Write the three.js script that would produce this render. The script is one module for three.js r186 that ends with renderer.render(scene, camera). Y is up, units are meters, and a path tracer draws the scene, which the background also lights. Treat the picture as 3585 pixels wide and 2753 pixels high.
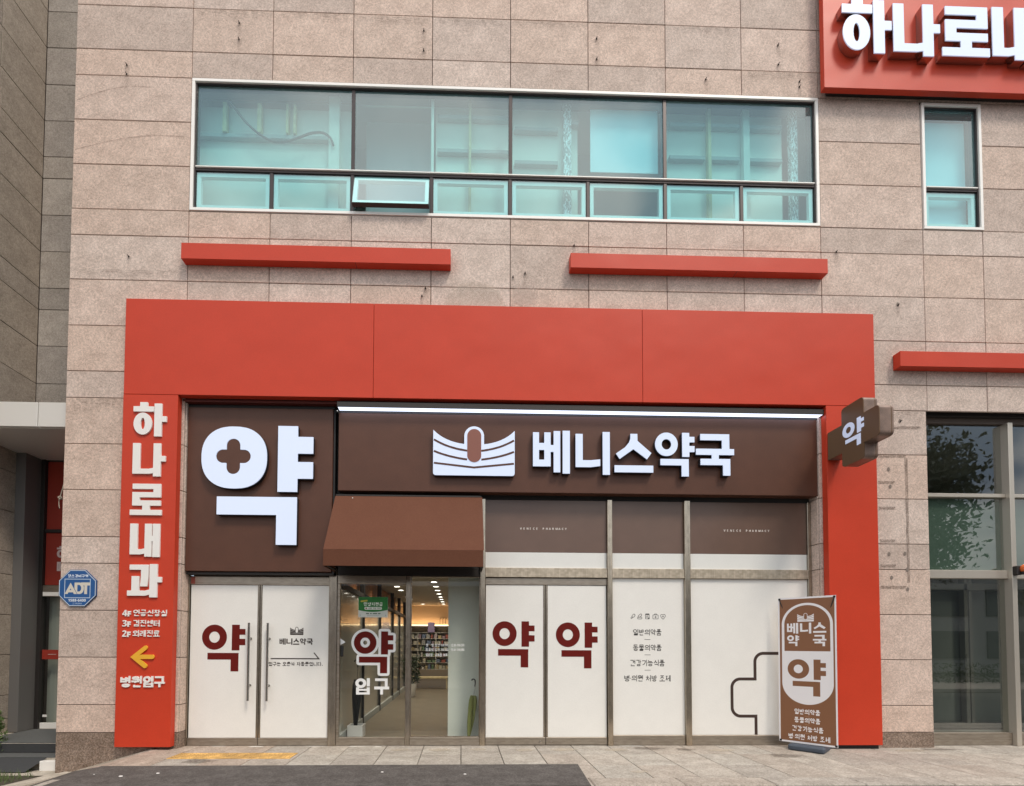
import * as THREE from 'three';
import { mergeGeometries, toCreasedNormals } from 'three/addons/utils/BufferGeometryUtils.js';
import { RoundedBoxGeometry } from 'three/addons/geometries/RoundedBoxGeometry.js';
import { RectAreaLightUniformsLib } from 'three/addons/lights/RectAreaLightUniformsLib.js';

// ------------------------------------------------------------------ camera, sky, sun, exposure
const scene = new THREE.Scene();
const FULL_W = 3857.2, FULL_H = 4409.8;                       // shift lens: the horizon lies low in the frame
const camera = new THREE.PerspectiveCamera(2 * Math.atan(2204.9 / 1700) * 180 / Math.PI, FULL_W / FULL_H, 0.05, 900);
camera.position.set(0, 1.487, 7.0);
camera.rotation.order = 'YXZ';
camera.rotation.set(0.03079, -0.02455, 0.00393);
camera.setViewOffset(FULL_W, FULL_H, 272.2, 0, 3585, 2753);

const renderer = new THREE.WebGLRenderer({ antialias: true });
renderer.setSize(1024, 786);
renderer.toneMapping = THREE.LinearToneMapping;
renderer.toneMappingExposure = 1.6;
renderer.shadowMap.enabled = true;
RectAreaLightUniformsLib.init();

function rng(seed) { let s = seed >>> 0; return () => { s = (s + 0x6d2b79f5) | 0; let t = Math.imul(s ^ (s >>> 15), 1 | s); t = (t + Math.imul(t ^ (t >>> 7), 61 | t)) ^ t; return ((t ^ (t >>> 14)) >>> 0) / 4294967296; }; }
function hash3(x, y, z) { let h = Math.imul(x, 374761393) ^ Math.imul(y, 668265263) ^ Math.imul(z, 2147483647 - 1013); h = Math.imul(h ^ (h >>> 13), 1274126177); h ^= h >>> 16; return (h >>> 0) / 4294967296; }
function vnoise(x, y, z) {
  const xi = Math.floor(x), yi = Math.floor(y), zi = Math.floor(z); let fx = x - xi, fy = y - yi, fz = z - zi;
  fx = fx * fx * (3 - 2 * fx); fy = fy * fy * (3 - 2 * fy); fz = fz * fz * (3 - 2 * fz);
  const L = (a, b, t) => a + (b - a) * t;
  return L(L(L(hash3(xi, yi, zi), hash3(xi + 1, yi, zi), fx), L(hash3(xi, yi + 1, zi), hash3(xi + 1, yi + 1, zi), fx), fy),
    L(L(hash3(xi, yi, zi + 1), hash3(xi + 1, yi, zi + 1), fx), L(hash3(xi, yi + 1, zi + 1), hash3(xi + 1, yi + 1, zi + 1), fx), fy), fz);
}
function fbm(x, y, z, o = 5) { let a = 0.5, s = 0, n = 0; for (let i = 0; i < o; i++) { s += a * vnoise(x, y, z); n += a; x = x * 2.03 + 11.3; y = y * 2.03 + 5.1; z = z * 2.03 + 7.7; a *= 0.5; } return s / n; }
const smooth = (a, b, x) => { const t = Math.min(1, Math.max(0, (x - a) / (b - a))); return t * t * (3 - 2 * t); };

function makeSky() {                                          // broken bright cloud over blue-grey
  const w = 1024, h = 512, d = new Float32Array(w * h * 4);
  for (let j = 0; j < h; j++) for (let i = 0; i < w; i++) {
    const el = ((j + 0.5) / h - 0.5) * Math.PI, az = ((i + 0.5) / w - 0.5) * 2 * Math.PI;
    const y = Math.sin(el), x = Math.cos(el) * Math.cos(az), z = Math.cos(el) * Math.sin(az), o = (j * w + i) * 4;
    const k = 1 / (Math.max(y, 0) + 0.35);
    const c1 = fbm(x * k * 3.4 + 3.1, y * 2.6 + 1.7, z * k * 3.4 + 8.2, 6), c2 = fbm(x * k * 6 + 31, y * 4 + 4, z * k * 6 + 12, 5);
    const cov = smooth(0.4, 0.54, c1), thick = smooth(0.42, 0.72, c1 * 0.6 + c2 * 0.4);
    const blue = [0.32, 0.41, 0.53], white = [1.18, 1.16, 1.12], grey = [0.62, 0.66, 0.72];
    for (let q = 0; q < 3; q++) {
      const cl = white[q] + (grey[q] - white[q]) * thick;
      let v = (blue[q] + (cl - blue[q]) * cov) * (0.5 + 0.95 * Math.max(y, 0));    // an overcast sky is brightest overhead
      if (y < 0) v = v * (1 - smooth(0, -0.06, y)) + 0.22 * smooth(0, -0.06, y);
      d[o + q] = v;
    }
    d[o + 3] = 1;
  }
  const t = new THREE.DataTexture(d, w, h, THREE.RGBAFormat, THREE.FloatType);
  t.mapping = THREE.EquirectangularReflectionMapping; t.magFilter = THREE.LinearFilter; t.minFilter = THREE.LinearFilter; t.needsUpdate = true;
  return t;
}
const sky = makeSky();
scene.background = sky; scene.environment = sky;
const sun = new THREE.DirectionalLight(0xfff2e2, 1.3);
sun.position.set(11, 30, 15); sun.target.position.set(0, 3, 0);
sun.castShadow = true; sun.shadow.radius = 24; sun.shadow.mapSize.set(2048, 2048);
Object.assign(sun.shadow.camera, { left: -14, right: 14, top: 14, bottom: -10, near: 1, far: 80 });
scene.add(sun, sun.target);

// ------------------------------------------------------------------ helpers
const used = new Map();
function numbered(n) { const k = used.get(n) ?? 0; used.set(n, k + 1); return k ? n + '_' + String(k).padStart(3, '0') : n; }
function tag(o, label, category, group, kind) { if (label) o.userData.label = label; if (category) o.userData.category = category; if (group) o.userData.group = group; if (kind) o.userData.kind = kind; return o; }
function thing(name, label, category, group, pos) { const g = new THREE.Group(); g.name = numbered(name); scene.add(g); if (pos) g.position.set(...pos); return tag(g, label, category, group); }
function mesh(name, geo, mat, parent) { const m = new THREE.Mesh(geo, mat); m.name = parent ? name : numbered(name); m.castShadow = m.receiveShadow = true; (parent ?? scene).add(m); return m; }
function one(name, geo, mat, label, category, group) { return tag(mesh(name, geo, mat), label, category, group); }
function struct(name, geo, mat, label, category) { return tag(mesh(name, geo, mat), label, category, null, 'structure'); }

function uvBox(g, ox = 0, oy = 0) {                            // uv in metres, by the way each face points
  const p = g.attributes.position, n = g.attributes.normal, uv = new Float32Array(p.count * 2);
  for (let i = 0; i < p.count; i++) {
    const ax = Math.abs(n.getX(i)), ay = Math.abs(n.getY(i)), az = Math.abs(n.getZ(i));
    let u, v;
    if (az >= ax && az >= ay) { u = p.getX(i); v = p.getY(i); } else if (ax >= ay) { u = p.getZ(i); v = p.getY(i); } else { u = p.getX(i); v = p.getZ(i); }
    uv[i * 2] = u + ox; uv[i * 2 + 1] = v + oy;
  }
  g.setAttribute('uv', new THREE.BufferAttribute(uv, 2)); return g;
}
function fromQuads(quads) {                                    // list of polygons (3 or 4 points)
  const pos = [];
  for (const q of quads) { pos.push(...q[0], ...q[1], ...q[2]); if (q.length > 3) pos.push(...q[0], ...q[2], ...q[3]); }
  const g = new THREE.BufferGeometry(); g.setAttribute('position', new THREE.Float32BufferAttribute(pos, 3)); g.computeVertexNormals(); return g;
}
function bx(x0, x1, y0, y1, z0, z1, c = 0.003, ox = 0, oy = 0) {    // box with chamfered edges
  if (x1 < x0) [x0, x1] = [x1, x0]; if (y1 < y0) [y0, y1] = [y1, y0]; if (z1 < z0) [z0, z1] = [z1, z0];
  c = Math.min(c, (x1 - x0) * 0.45, (y1 - y0) * 0.45, (z1 - z0) * 0.45);
  const lo = [x0, y0, z0], hi = [x1, y1, z1], mid = [(x0 + x1) / 2, (y0 + y1) / 2, (z0 + z1) / 2];
  const V = (s, a) => [0, 1, 2].map((k) => s[k] > 0 ? hi[k] - (k === a ? 0 : c) : lo[k] + (k === a ? 0 : c));
  const Q = [], push = (q) => {
    const u = q[1].map((v, k) => v - q[0][k]), w = q[2].map((v, k) => v - q[0][k]);
    const n = [u[1] * w[2] - u[2] * w[1], u[2] * w[0] - u[0] * w[2], u[0] * w[1] - u[1] * w[0]];
    const d = n[0] * (q[0][0] - mid[0]) + n[1] * (q[0][1] - mid[1]) + n[2] * (q[0][2] - mid[2]);
    Q.push(d < 0 ? q.slice().reverse() : q);
  };
  for (let a = 0; a < 3; a++) for (const s of [-1, 1]) {
    const b = (a + 1) % 3, e = (a + 2) % 3, f = (p, q) => { const t = [0, 0, 0]; t[a] = s; t[b] = p; t[e] = q; return V(t, a); };
    push([f(-1, -1), f(1, -1), f(1, 1), f(-1, 1)]);
  }
  for (let a = 0; a < 3; a++) { const b = (a + 1) % 3, e = (a + 2) % 3; for (const p of [-1, 1]) for (const q of [-1, 1]) {
    const t = (r) => { const o = [0, 0, 0]; o[a] = r; o[b] = p; o[e] = q; return o; };
    push([V(t(-1), b), V(t(1), b), V(t(1), e), V(t(-1), e)]);
  } }
  for (const p of [-1, 1]) for (const q of [-1, 1]) for (const r of [-1, 1]) push([V([p, q, r], 0), V([p, q, r], 1), V([p, q, r], 2)]);
  return uvBox(fromQuads(Q), ox, oy);
}
const flat = (g) => { const r = g.index ? g.toNonIndexed() : g; if (!r.attributes.uv) uvBox(r); for (const k of Object.keys(r.attributes)) if (!['position', 'normal', 'uv'].includes(k)) r.deleteAttribute(k); return r; };
const merge = (list) => mergeGeometries(list.map(flat));
function cyl(r0, r1, h, x, y, z, seg = 16, axis = 'y') { const g = new THREE.CylinderGeometry(r1, r0, h, seg); if (axis === 'x') g.rotateZ(Math.PI / 2); if (axis === 'z') g.rotateX(Math.PI / 2); g.translate(x, y, z); return g; }
function tube(pts, r, seg = 32, rad = 8) { return new THREE.TubeGeometry(new THREE.CatmullRomCurve3(pts.map((p) => new THREE.Vector3(...p))), seg, r, rad); }

// ------------------------------------------------------------------ procedural textures
function noiseTex(size, fn, srgb = true) {
  const d = new Uint8Array(size * size * 4);
  for (let j = 0; j < size; j++) for (let i = 0; i < size; i++) { const c = fn(i, j), o = (j * size + i) * 4; d[o] = c[0]; d[o + 1] = c[1]; d[o + 2] = c[2]; d[o + 3] = 255; }
  const t = new THREE.DataTexture(d, size, size); t.wrapS = t.wrapT = THREE.RepeatWrapping; t.magFilter = THREE.LinearFilter; t.minFilter = THREE.LinearMipmapLinearFilter; t.generateMipmaps = true;
  if (srgb) t.colorSpace = THREE.SRGBColorSpace; t.needsUpdate = true; return t;
}
function tileNoise(size, cells, seed) {                        // tileable value noise table
  const r = rng(seed), g = new Float32Array(cells * cells).map(() => r()), out = new Float32Array(size * size);
  for (let j = 0; j < size; j++) for (let i = 0; i < size; i++) {
    const x = i / size * cells, y = j / size * cells, xi = x | 0, yi = y | 0; let fx = x - xi, fy = y - yi; fx = fx * fx * (3 - 2 * fx); fy = fy * fy * (3 - 2 * fy);
    const a = g[yi * cells + xi], b = g[yi * cells + (xi + 1) % cells], c = g[((yi + 1) % cells) * cells + xi], e = g[((yi + 1) % cells) * cells + (xi + 1) % cells];
    out[j * size + i] = (a + (b - a) * fx) * (1 - fy) + (c + (e - c) * fx) * fy;
  }
  return out;
}
const clamp = (v) => v < 0 ? 0 : v > 255 ? 255 : v;
function graniteTex(seed, base, dark, pink, contrast, big = 1) {
  const S = 1024, n1 = tileNoise(S, 512, seed), n2 = tileNoise(S, 170, seed + 1), n3 = tileNoise(S, 90, seed + 2), n4 = tileNoise(S, 9, seed + 3), n5 = tileNoise(S, 30, seed + 4);
  return noiseTex(S, (i, j) => {
    const k = j * S + i, sp = (n1[k] - 0.5) * 0.55 + (n2[k] - 0.5) * 0.9 + (n3[k] - 0.5) * 0.6, dk = smooth(0.66, 0.85, n2[k] * 0.6 + n1[k] * 0.4), pk = smooth(0.55, 0.8, n3[k]);
    const m = (n4[k] - 0.5) * 16 * big + (n5[k] - 0.5) * 10 * big;
    return [0, 1, 2].map((q) => clamp(base[q] + sp * contrast + m + (dark[q] - base[q]) * dk * 0.7 + (pink[q] - base[q]) * pk * 0.35));
  });
}
function withRepeat(t, u, v) { const c = t.clone(); c.repeat.set(u, v); c.needsUpdate = true; return c; }
const T = {
  granite: graniteTex(11, [204, 187, 176], [140, 122, 112], [210, 186, 173], 48),
  graniteGrey: graniteTex(23, [172, 164, 155], [112, 106, 99], [176, 164, 153], 40),
  graniteBase: graniteTex(37, [132, 115, 102], [72, 60, 54], [146, 120, 102], 64),
  paving: graniteTex(53, [164, 157, 148], [104, 98, 92], [168, 157, 147], 44, 1.3),
  asphalt: graniteTex(71, [78, 76, 74], [48, 46, 46], [90, 88, 84], 36),
  concrete: graniteTex(83, [176, 168, 156], [130, 122, 112], [180, 170, 156], 22, 1.8),
};
const S05 = 0.7;
for (const k of Object.keys(T)) T[k].repeat.set(S05, S05);
const cnv = (w, h) => { const c = document.createElement('canvas'); c.width = w; c.height = h; return c; };
function canvasTex(c) { const t = new THREE.CanvasTexture(c); t.colorSpace = THREE.SRGBColorSpace; t.anisotropy = 8; return t; }
// wear for metal: horizontal or vertical brushing plus blotches
function brushTex(seed, vertical, lo, hi, blotch = 20) {
  const S = 512, r = rng(seed), line = new Float32Array(S).map(() => r()), n = tileNoise(S, 24, seed + 5), n2 = tileNoise(S, 128, seed + 6);
  return noiseTex(S, (i, j) => { const l = line[vertical ? i : j], k = j * S + i; const v = lo[0] + (hi[0] - lo[0]) * l + (n[k] - 0.5) * blotch + (n2[k] - 0.5) * 8; return [clamp(v), clamp(v + lo[1] - lo[0]), clamp(v + lo[2] - lo[0])]; });
}
const fineN = (() => { const a = tileNoise(512, 256, 5), b = tileNoise(512, 20, 6), c = tileNoise(512, 5, 7); return noiseTex(512, (i, j) => { const k = j * 512 + i, v = clamp(128 + (a[k] - 0.5) * 90 + (b[k] - 0.5) * 70 + (c[k] - 0.5) * 60); return [v, v, v]; }, false); })();
function tintTex(seed, rgb, fine, coarse) { const a = tileNoise(512, 256, seed), b = tileNoise(512, 14, seed + 1), c = tileNoise(512, 4, seed + 2); return noiseTex(512, (i, j) => { const k = j * 512 + i, v = 1 + (a[k] - 0.5) * fine + (b[k] - 0.5) * coarse + (c[k] - 0.5) * coarse; return rgb.map((q) => clamp(q * v)); }); }

const std = (o) => new THREE.MeshStandardMaterial(o), phy = (o) => new THREE.MeshPhysicalMaterial(o);
const lin = (r, g, b) => new THREE.Color().setRGB(r, g, b);
const M = {};
M.stone = [0, 1, 2, 3, 4, 5].map((i) => std({ map: T.granite, bumpMap: T.granite, bumpScale: 0.0012, roughness: 0.82, color: lin(...[[1, 0.965, 0.945], [0.92, 0.91, 0.905], [1.0, 1.0, 1.0], [0.96, 0.915, 0.88], [0.87, 0.855, 0.845], [1, 0.945, 0.905]][i]) }));
M.stoneGrey = [0, 1, 2, 3].map((i) => std({ map: T.graniteGrey, bumpMap: T.graniteGrey, bumpScale: 0.001, roughness: 0.8, color: lin(...[[1, 1, 1], [0.86, 0.86, 0.87], [0.94, 0.93, 0.92], [0.8, 0.8, 0.8]][i]) }));
M.stoneWing = [0, 1, 2].map((i) => std({ map: T.graniteGrey, bumpMap: T.graniteGrey, bumpScale: 0.001, roughness: 0.8, color: lin(...[[0.98, 0.93, 0.87], [0.9, 0.86, 0.82], [0.95, 0.9, 0.84]][i]) }));
M.stoneBase = std({ map: T.graniteBase, bumpMap: T.graniteBase, bumpScale: 0.0015, roughness: 0.7 });
M.joint = std({ color: lin(0.13, 0.1, 0.085), roughness: 0.95 });
M.paving = [0, 1, 2, 3].map((i) => std({ map: T.paving, bumpMap: T.paving, bumpScale: 0.0012, roughness: 0.85, color: lin(...[[1, 0.98, 0.96], [0.88, 0.87, 0.86], [0.94, 0.9, 0.87], [0.97, 0.97, 0.96]][i]) }));
M.pavingPink = std({ map: T.paving, bumpMap: T.paving, bumpScale: 0.0012, roughness: 0.85, color: lin(0.98, 0.88, 0.82) });
M.asphalt = std({ map: T.asphalt, bumpMap: T.asphalt, bumpScale: 0.004, roughness: 0.95 });
M.concrete = std({ map: T.concrete, bumpMap: T.concrete, bumpScale: 0.001, roughness: 0.9 });
const waveN = (() => { const a = tileNoise(256, 6, 91), b = tileNoise(256, 13, 92); return noiseTex(256, (i, j) => { const v = clamp(128 + (a[j * 256 + i] - 0.5) * 170 + (b[j * 256 + i] - 0.5) * 60); return [v, v, v]; }, false); })(); waveN.repeat.set(0.45, 0.45);
const orangeTex = tintTex(101, [197, 64, 40], 0.04, 0.018); orangeTex.repeat.set(0.6, 0.6);
M.orange = phy({ map: orangeTex, roughness: 0.42, specularIntensity: 0.55, bumpMap: waveN, bumpScale: 0.006 });
M.orangeSide = M.orange;
const brownTex = tintTex(111, [89, 58, 45], 0.07, 0.05); brownTex.repeat.set(0.6, 0.6);
M.brown = phy({ map: brownTex, roughness: 0.42, specularIntensity: 0.6, bumpMap: waveN, bumpScale: 0.003 });
M.black = std({ color: lin(0.012, 0.011, 0.011), roughness: 0.6 });
M.darkTrim = std({ color: lin(0.035, 0.03, 0.028), roughness: 0.5, metalness: 0.3 });
const awnTex = (() => { const S = 512, a = tileNoise(S, 256, 131), b = tileNoise(S, 10, 132); return noiseTex(S, (i, j) => { const k = j * S + i, w = ((i ^ j) & 2 ? 3 : -3) + (a[k] - 0.5) * 12 + (b[k] - 0.5) * 3; return [clamp(94 + w), clamp(54 + w), clamp(34 + w)]; }); })(); awnTex.repeat.set(0.8, 0.8);
M.awning = std({ map: awnTex, bumpMap: fineN, bumpScale: 0.0008, roughness: 0.9 });
M.valance = std({ map: awnTex, bumpMap: fineN, bumpScale: 0.0008, roughness: 0.9 });
const steelV = brushTex(141, true, [150, 142, 132], [188, 180, 168]), steelH = brushTex(142, false, [150, 142, 132], [190, 182, 170]), steelWorn = brushTex(143, true, [172, 160, 142], [204, 194, 174], 30);
steelV.repeat.set(2, 0.6); steelH.repeat.set(0.6, 2); steelWorn.repeat.set(1.4, 1.4);
M.steel = std({ map: steelV, color: lin(1.0, 0.97, 0.92), metalness: 0.9, roughness: 0.27 });
M.steelH = std({ map: steelH, color: lin(0.95, 0.91, 0.86), metalness: 0.85, roughness: 0.38 });
M.steelWorn = std({ map: steelWorn, metalness: 0.6, roughness: 0.5 });
M.champagne = std({ map: steelV, color: lin(1.25, 1.2, 1.1), metalness: 0.95, roughness: 0.2 });
M.steelRail = std({ map: steelH, metalness: 0.8, roughness: 0.4, color: lin(0.95, 0.92, 0.88) });
M.chrome = std({ color: lin(0.5, 0.48, 0.45), metalness: 1, roughness: 0.2 });
const whiteTex = tintTex(151, [233, 231, 226], 0.03, 0.01); whiteTex.repeat.set(0.7, 0.7);
M.whiteFilm = phy({ map: whiteTex, roughness: 0.42, clearcoat: 0.35, clearcoatRoughness: 0.12 });
M.whiteBand = phy({ map: whiteTex, color: lin(0.93, 0.95, 0.96), roughness: 0.4, clearcoat: 0.3, clearcoatRoughness: 0.1 });
const bfTex = tintTex(161, [103, 79, 67], 0.05, 0.04); bfTex.repeat.set(0.7, 0.7);
M.brownFilm = phy({ map: bfTex, roughness: 0.4, clearcoat: 0.4, clearcoatRoughness: 0.12 });
M.redVinyl = phy({ color: lin(0.13, 0.009, 0.006), roughness: 0.6, specularIntensity: 0.35 });
M.whiteVinyl = std({ color: lin(0.86, 0.86, 0.85), roughness: 0.5 });
M.whitePaint = std({ color: lin(0.83, 0.81, 0.78), roughness: 0.5 });
M.ledFace = phy({ color: lin(0.6, 0.67, 0.8), emissive: lin(0.62, 0.72, 1.0), emissiveIntensity: 0.2, roughness: 0.18 });
M.ledBar = phy({ color: lin(0.8, 0.84, 0.95), emissive: lin(0.72, 0.8, 1.0), emissiveIntensity: 1.1, roughness: 0.4 });
M.letterReturn = std({ color: lin(0.02, 0.018, 0.02), roughness: 0.4 });
M.rim = std({ color: lin(0.88, 0.9, 0.92), roughness: 0.3 });
M.whiteFrame = std({ color: lin(0.9, 0.88, 0.84), roughness: 0.45 });
M.darkFrame = std({ color: lin(0.045, 0.035, 0.035), roughness: 0.45, metalness: 0.4 });
M.teal = phy({ color: lin(0.56, 0.9, 0.92), transmission: 0.84, thickness: 0, roughness: 0.015, ior: 1.9 });
M.glass = phy({ color: lin(0.93, 0.96, 0.94), transmission: 1, thickness: 0, roughness: 0.01, ior: 1.5 });
M.greyGlass = phy({ color: lin(0.66, 0.7, 0.66), transmission: 1, thickness: 0, roughness: 0.01, ior: 2.2 });
M.board = std({ map: whiteTex, color: lin(0.95, 0.95, 0.9), roughness: 0.8 });
M.shelfGrey = std({ color: lin(0.36, 0.38, 0.37), roughness: 0.8 });
M.wood = std({ map: tintTex(171, [206, 190, 150], 0.14, 0.12), roughness: 0.8 });
M.insul = (() => { const n1 = tileNoise(256, 16, 181), n2 = tileNoise(256, 40, 182); const t = noiseTex(256, (i, j) => { const k = j * 256 + i, v = 150 + 90 * smooth(0.4, 0.6, n1[k] * 0.6 + n2[k] * 0.4); return [v, v, v]; }); t.repeat.set(4, 1.4); return std({ map: t, roughness: 0.6 }); })();
M.roomWall = std({ color: lin(0.72, 0.72, 0.69), roughness: 0.9 });
M.dark = std({ color: lin(0.03, 0.03, 0.03), roughness: 0.9 });

// ------------------------------------------------------------------ lettering: Hangul drawn from strokes
const LEAD = 'ㄱㄲㄴㄷㄸㄹㅁㅂㅃㅅㅆㅇㅈㅉㅊㅋㅌㅍㅎ', VOW = 'ㅏㅐㅑㅒㅓㅔㅕㅖㅗㅘㅙㅚㅛㅜㅝㅞㅟㅠㅡㅢㅣ', TAIL = ['', 'ㄱ', 'ㄲ', 'ㄳ', 'ㄴ', 'ㄵ', 'ㄶ', 'ㄷ', 'ㄹ', 'ㄺ', 'ㄻ', 'ㄼ', 'ㄽ', 'ㄾ', 'ㄿ', 'ㅀ', 'ㅁ', 'ㅂ', 'ㅄ', 'ㅅ', 'ㅆ', 'ㅇ', 'ㅈ', 'ㅊ', 'ㅋ', 'ㅌ', 'ㅍ', 'ㅎ'];
const CONS = {
  'ㄱ': [[[0, 0], [1, 0], [1, 1]]], 'ㄴ': [[[0, 0], [0, 1], [1, 1]]], 'ㄷ': [[[1, 0], [0, 0], [0, 1], [1, 1]]], 'ㄹ': [[[0, 0], [1, 0], [1, 0.5], [0, 0.5], [0, 1], [1, 1]]],
  'ㅁ': [[[0, 0], [1, 0], [1, 1], [0, 1], [0, 0], [1, 0]]], 'ㅂ': [[[0, 0], [0, 1], [1, 1], [1, 0]], [[0, 0.48], [1, 0.48]]], 'ㅅ': [[[0.5, 0], [0.5, 0.25], [0.3, 0.7], [0, 1]], [[0.5, 0.35], [0.7, 0.72], [1, 1]]],
  'ㅇ': ['o', 0.5, 0.5, 0.5, 0.5], 'ㅈ': [[[0, 0], [1, 0]], [[0.5, 0], [0.5, 0.25], [0.3, 0.72], [0, 1]], [[0.5, 0.35], [0.7, 0.72], [1, 1]]],
  'ㅊ': [[[0.35, 0], [0.65, 0]], [[0, 0.27], [1, 0.27]], [[0.5, 0.27], [0.5, 0.45], [0.3, 0.8], [0, 1]], [[0.5, 0.5], [0.7, 0.8], [1, 1]]], 'ㅋ': [[[0, 0], [1, 0], [1, 1]], [[0, 0.5], [1, 0.5]]],
  'ㅌ': [[[1, 0], [0, 0], [0, 1], [1, 1]], [[0, 0.5], [1, 0.5]]], 'ㅍ': [[[0, 0], [1, 0]], [[0, 1], [1, 1]], [[0.3, 0], [0.3, 1]], [[0.7, 0], [0.7, 1]]], 'ㅎ': [[[0.35, 0], [0.65, 0]], [[0, 0.28], [1, 0.28]], 'o', 0.5, 0.74, 0.42, 0.28],
};
const DBL = { 'ㄲ': 'ㄱ', 'ㄸ': 'ㄷ', 'ㅃ': 'ㅂ', 'ㅆ': 'ㅅ', 'ㅉ': 'ㅈ' };
const VV = { 'ㅏ': [1, [0.5]], 'ㅑ': [1, [0.36, 0.64]], 'ㅓ': [1, [], [0.5]], 'ㅕ': [1, [], [0.36, 0.64]], 'ㅣ': [1, []], 'ㅐ': [2, [0.5]], 'ㅔ': [2, [], [0.5]] };
const HV = { 'ㅗ': [[0.5], []], 'ㅛ': [[0.32, 0.68], []], 'ㅜ': [[], [0.5]], 'ㅠ': [[], [0.32, 0.68]], 'ㅡ': [[], []] };
const MIX = { 'ㅘ': ['ㅗ', 'ㅏ'], 'ㅙ': ['ㅗ', 'ㅐ'], 'ㅚ': ['ㅗ', 'ㅣ'], 'ㅝ': ['ㅜ', 'ㅓ'], 'ㅟ': ['ㅜ', 'ㅣ'], 'ㅢ': ['ㅡ', 'ㅣ'] };
function syllable(ctx, ch, X, Y, S, lw) {
  const code = ch.charCodeAt(0) - 0xac00, L = LEAD[(code / 588) | 0], V = VOW[((code % 588) / 28) | 0], E = TAIL[code % 28];
  ctx.lineWidth = lw; const h = lw / 2 / S;
  const P = (x, y) => [X + x * S, Y + y * S];
  const line = (a) => { ctx.beginPath(); a.forEach((p, i) => { const q = P(...p); i ? ctx.lineTo(...q) : ctx.moveTo(...q); }); ctx.stroke(); };
  const cons = (c, x0, x1, y0, y1, bend) => {
    if (DBL[c]) { const m = (x1 - x0) * 0.06; cons(DBL[c], x0, (x0 + x1) / 2 - m - h, y0, y1); cons(DBL[c], (x0 + x1) / 2 + m + h, x1, y0, y1); return; }
    x0 += h; x1 -= h; y0 += h; y1 -= h; const d = CONS[c], f = ([x, y]) => [x0 + x * (x1 - x0), y0 + y * (y1 - y0)];
    if (c === 'ㄱ' && bend) { line([[0, 0], [1, 0], [0.92, 0.45], [0.62, 0.8], [0.15, 1]].map(f)); return; }
    for (let i = 0; i < d.length; i++) {
      if (d[i] === 'o') { const q = P(...f([d[i + 1], d[i + 2]])); ctx.beginPath(); ctx.ellipse(q[0], q[1], d[i + 3] * (x1 - x0) * S, d[i + 4] * (y1 - y0) * S, 0, 0, 7); ctx.stroke(); break; }
      line(d[i].map(f));
    }
  };
  const vert = (v, xr, y0, y1, reach) => {                     // right-hand vowel ending at xr
    const [n, right, left = []] = VV[v], arm = right.length && n === 1 ? 0.13 : 0, x = xr - h - arm;
    if (n === 2) { const x2 = xr - h, x1 = x2 - h * 2 - 0.06; line([[x2, y0], [x2, y1]]); line([[x1, y0 + 0.02], [x1, y1 - 0.02]]); const m = (y0 + y1) / 2; if (right.length) line([[x1, m], [x2, m]]); if (left.length) line([[reach, m], [x1, m]]); return x1 - h; }
    line([[x, y0], [x, y1]]); for (const r of right) line([[x, y0 + r * (y1 - y0)], [xr, y0 + r * (y1 - y0)]]); for (const l of left) line([[reach, y0 + l * (y1 - y0)], [x, y0 + l * (y1 - y0)]]);
    return x - h;
  };
  const horiz = (v, x0, x1, yT, yB) => { const [up, dn] = HV[v], y = up.length ? yB - h : dn.length ? yT + h : (yT + yB) / 2; line([[x0, y], [x1, y]]); for (const u of up) line([[x0 + u * (x1 - x0), yT], [x0 + u * (x1 - x0), y]]); for (const d of dn) line([[x0 + d * (x1 - x0), y], [x0 + d * (x1 - x0), yB]]); };
  if (VV[V]) {
    const two = VV[V][0] === 2, right = VV[V][1].length, edge = 0.95 - h * 2 - (two ? h * 2 + 0.1 : 0) - (right && !two ? 0.13 : 0) - 0.1 - (VV[V][2] ? 0.07 : 0);
    if (E) { vert(V, 0.95, 0.02, 0.62, edge - 0.03); cons(L, 0.06, edge, 0.05, 0.57, false); cons(E, 0.2, 0.92 - (right ? 0.08 : 0), 0.66, 0.98); }
    else { vert(V, 0.95, 0.02, 0.98, edge - 0.03); cons(L, 0.06, edge, 0.12, 0.84, true); }
  } else if (HV[V]) {
    if (E) { cons(L, 0.16, 0.84, 0.02, 0.34); horiz(V, 0.03, 0.97, 0.36, HV[V][1].length ? 0.64 : 0.56); cons(E, 0.16, 0.84, 0.64, 0.98); }
    else { cons(L, 0.14, 0.86, 0.06, 0.56); horiz(V, 0.03, 0.97, 0.6, 0.96); }
  } else {
    const [hv, vv] = MIX[V], right = VV[vv][1].length, xe = 0.95 - h * 2 - (right ? 0.13 : 0) - 0.09;
    if (E) { vert(vv, 0.95, 0.02, 0.66, xe - 0.18); cons(L, 0.08, xe, 0.04, 0.36); horiz(hv, 0.03, xe + 0.02, 0.4, 0.6); cons(E, 0.2, 0.92, 0.7, 0.98); }
    else { vert(vv, 0.95, 0.02, 0.98, xe - 0.18); cons(L, 0.08, xe, 0.1, 0.52); horiz(hv, 0.03, xe + 0.02, 0.56, 0.86); }
  }
}
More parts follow.
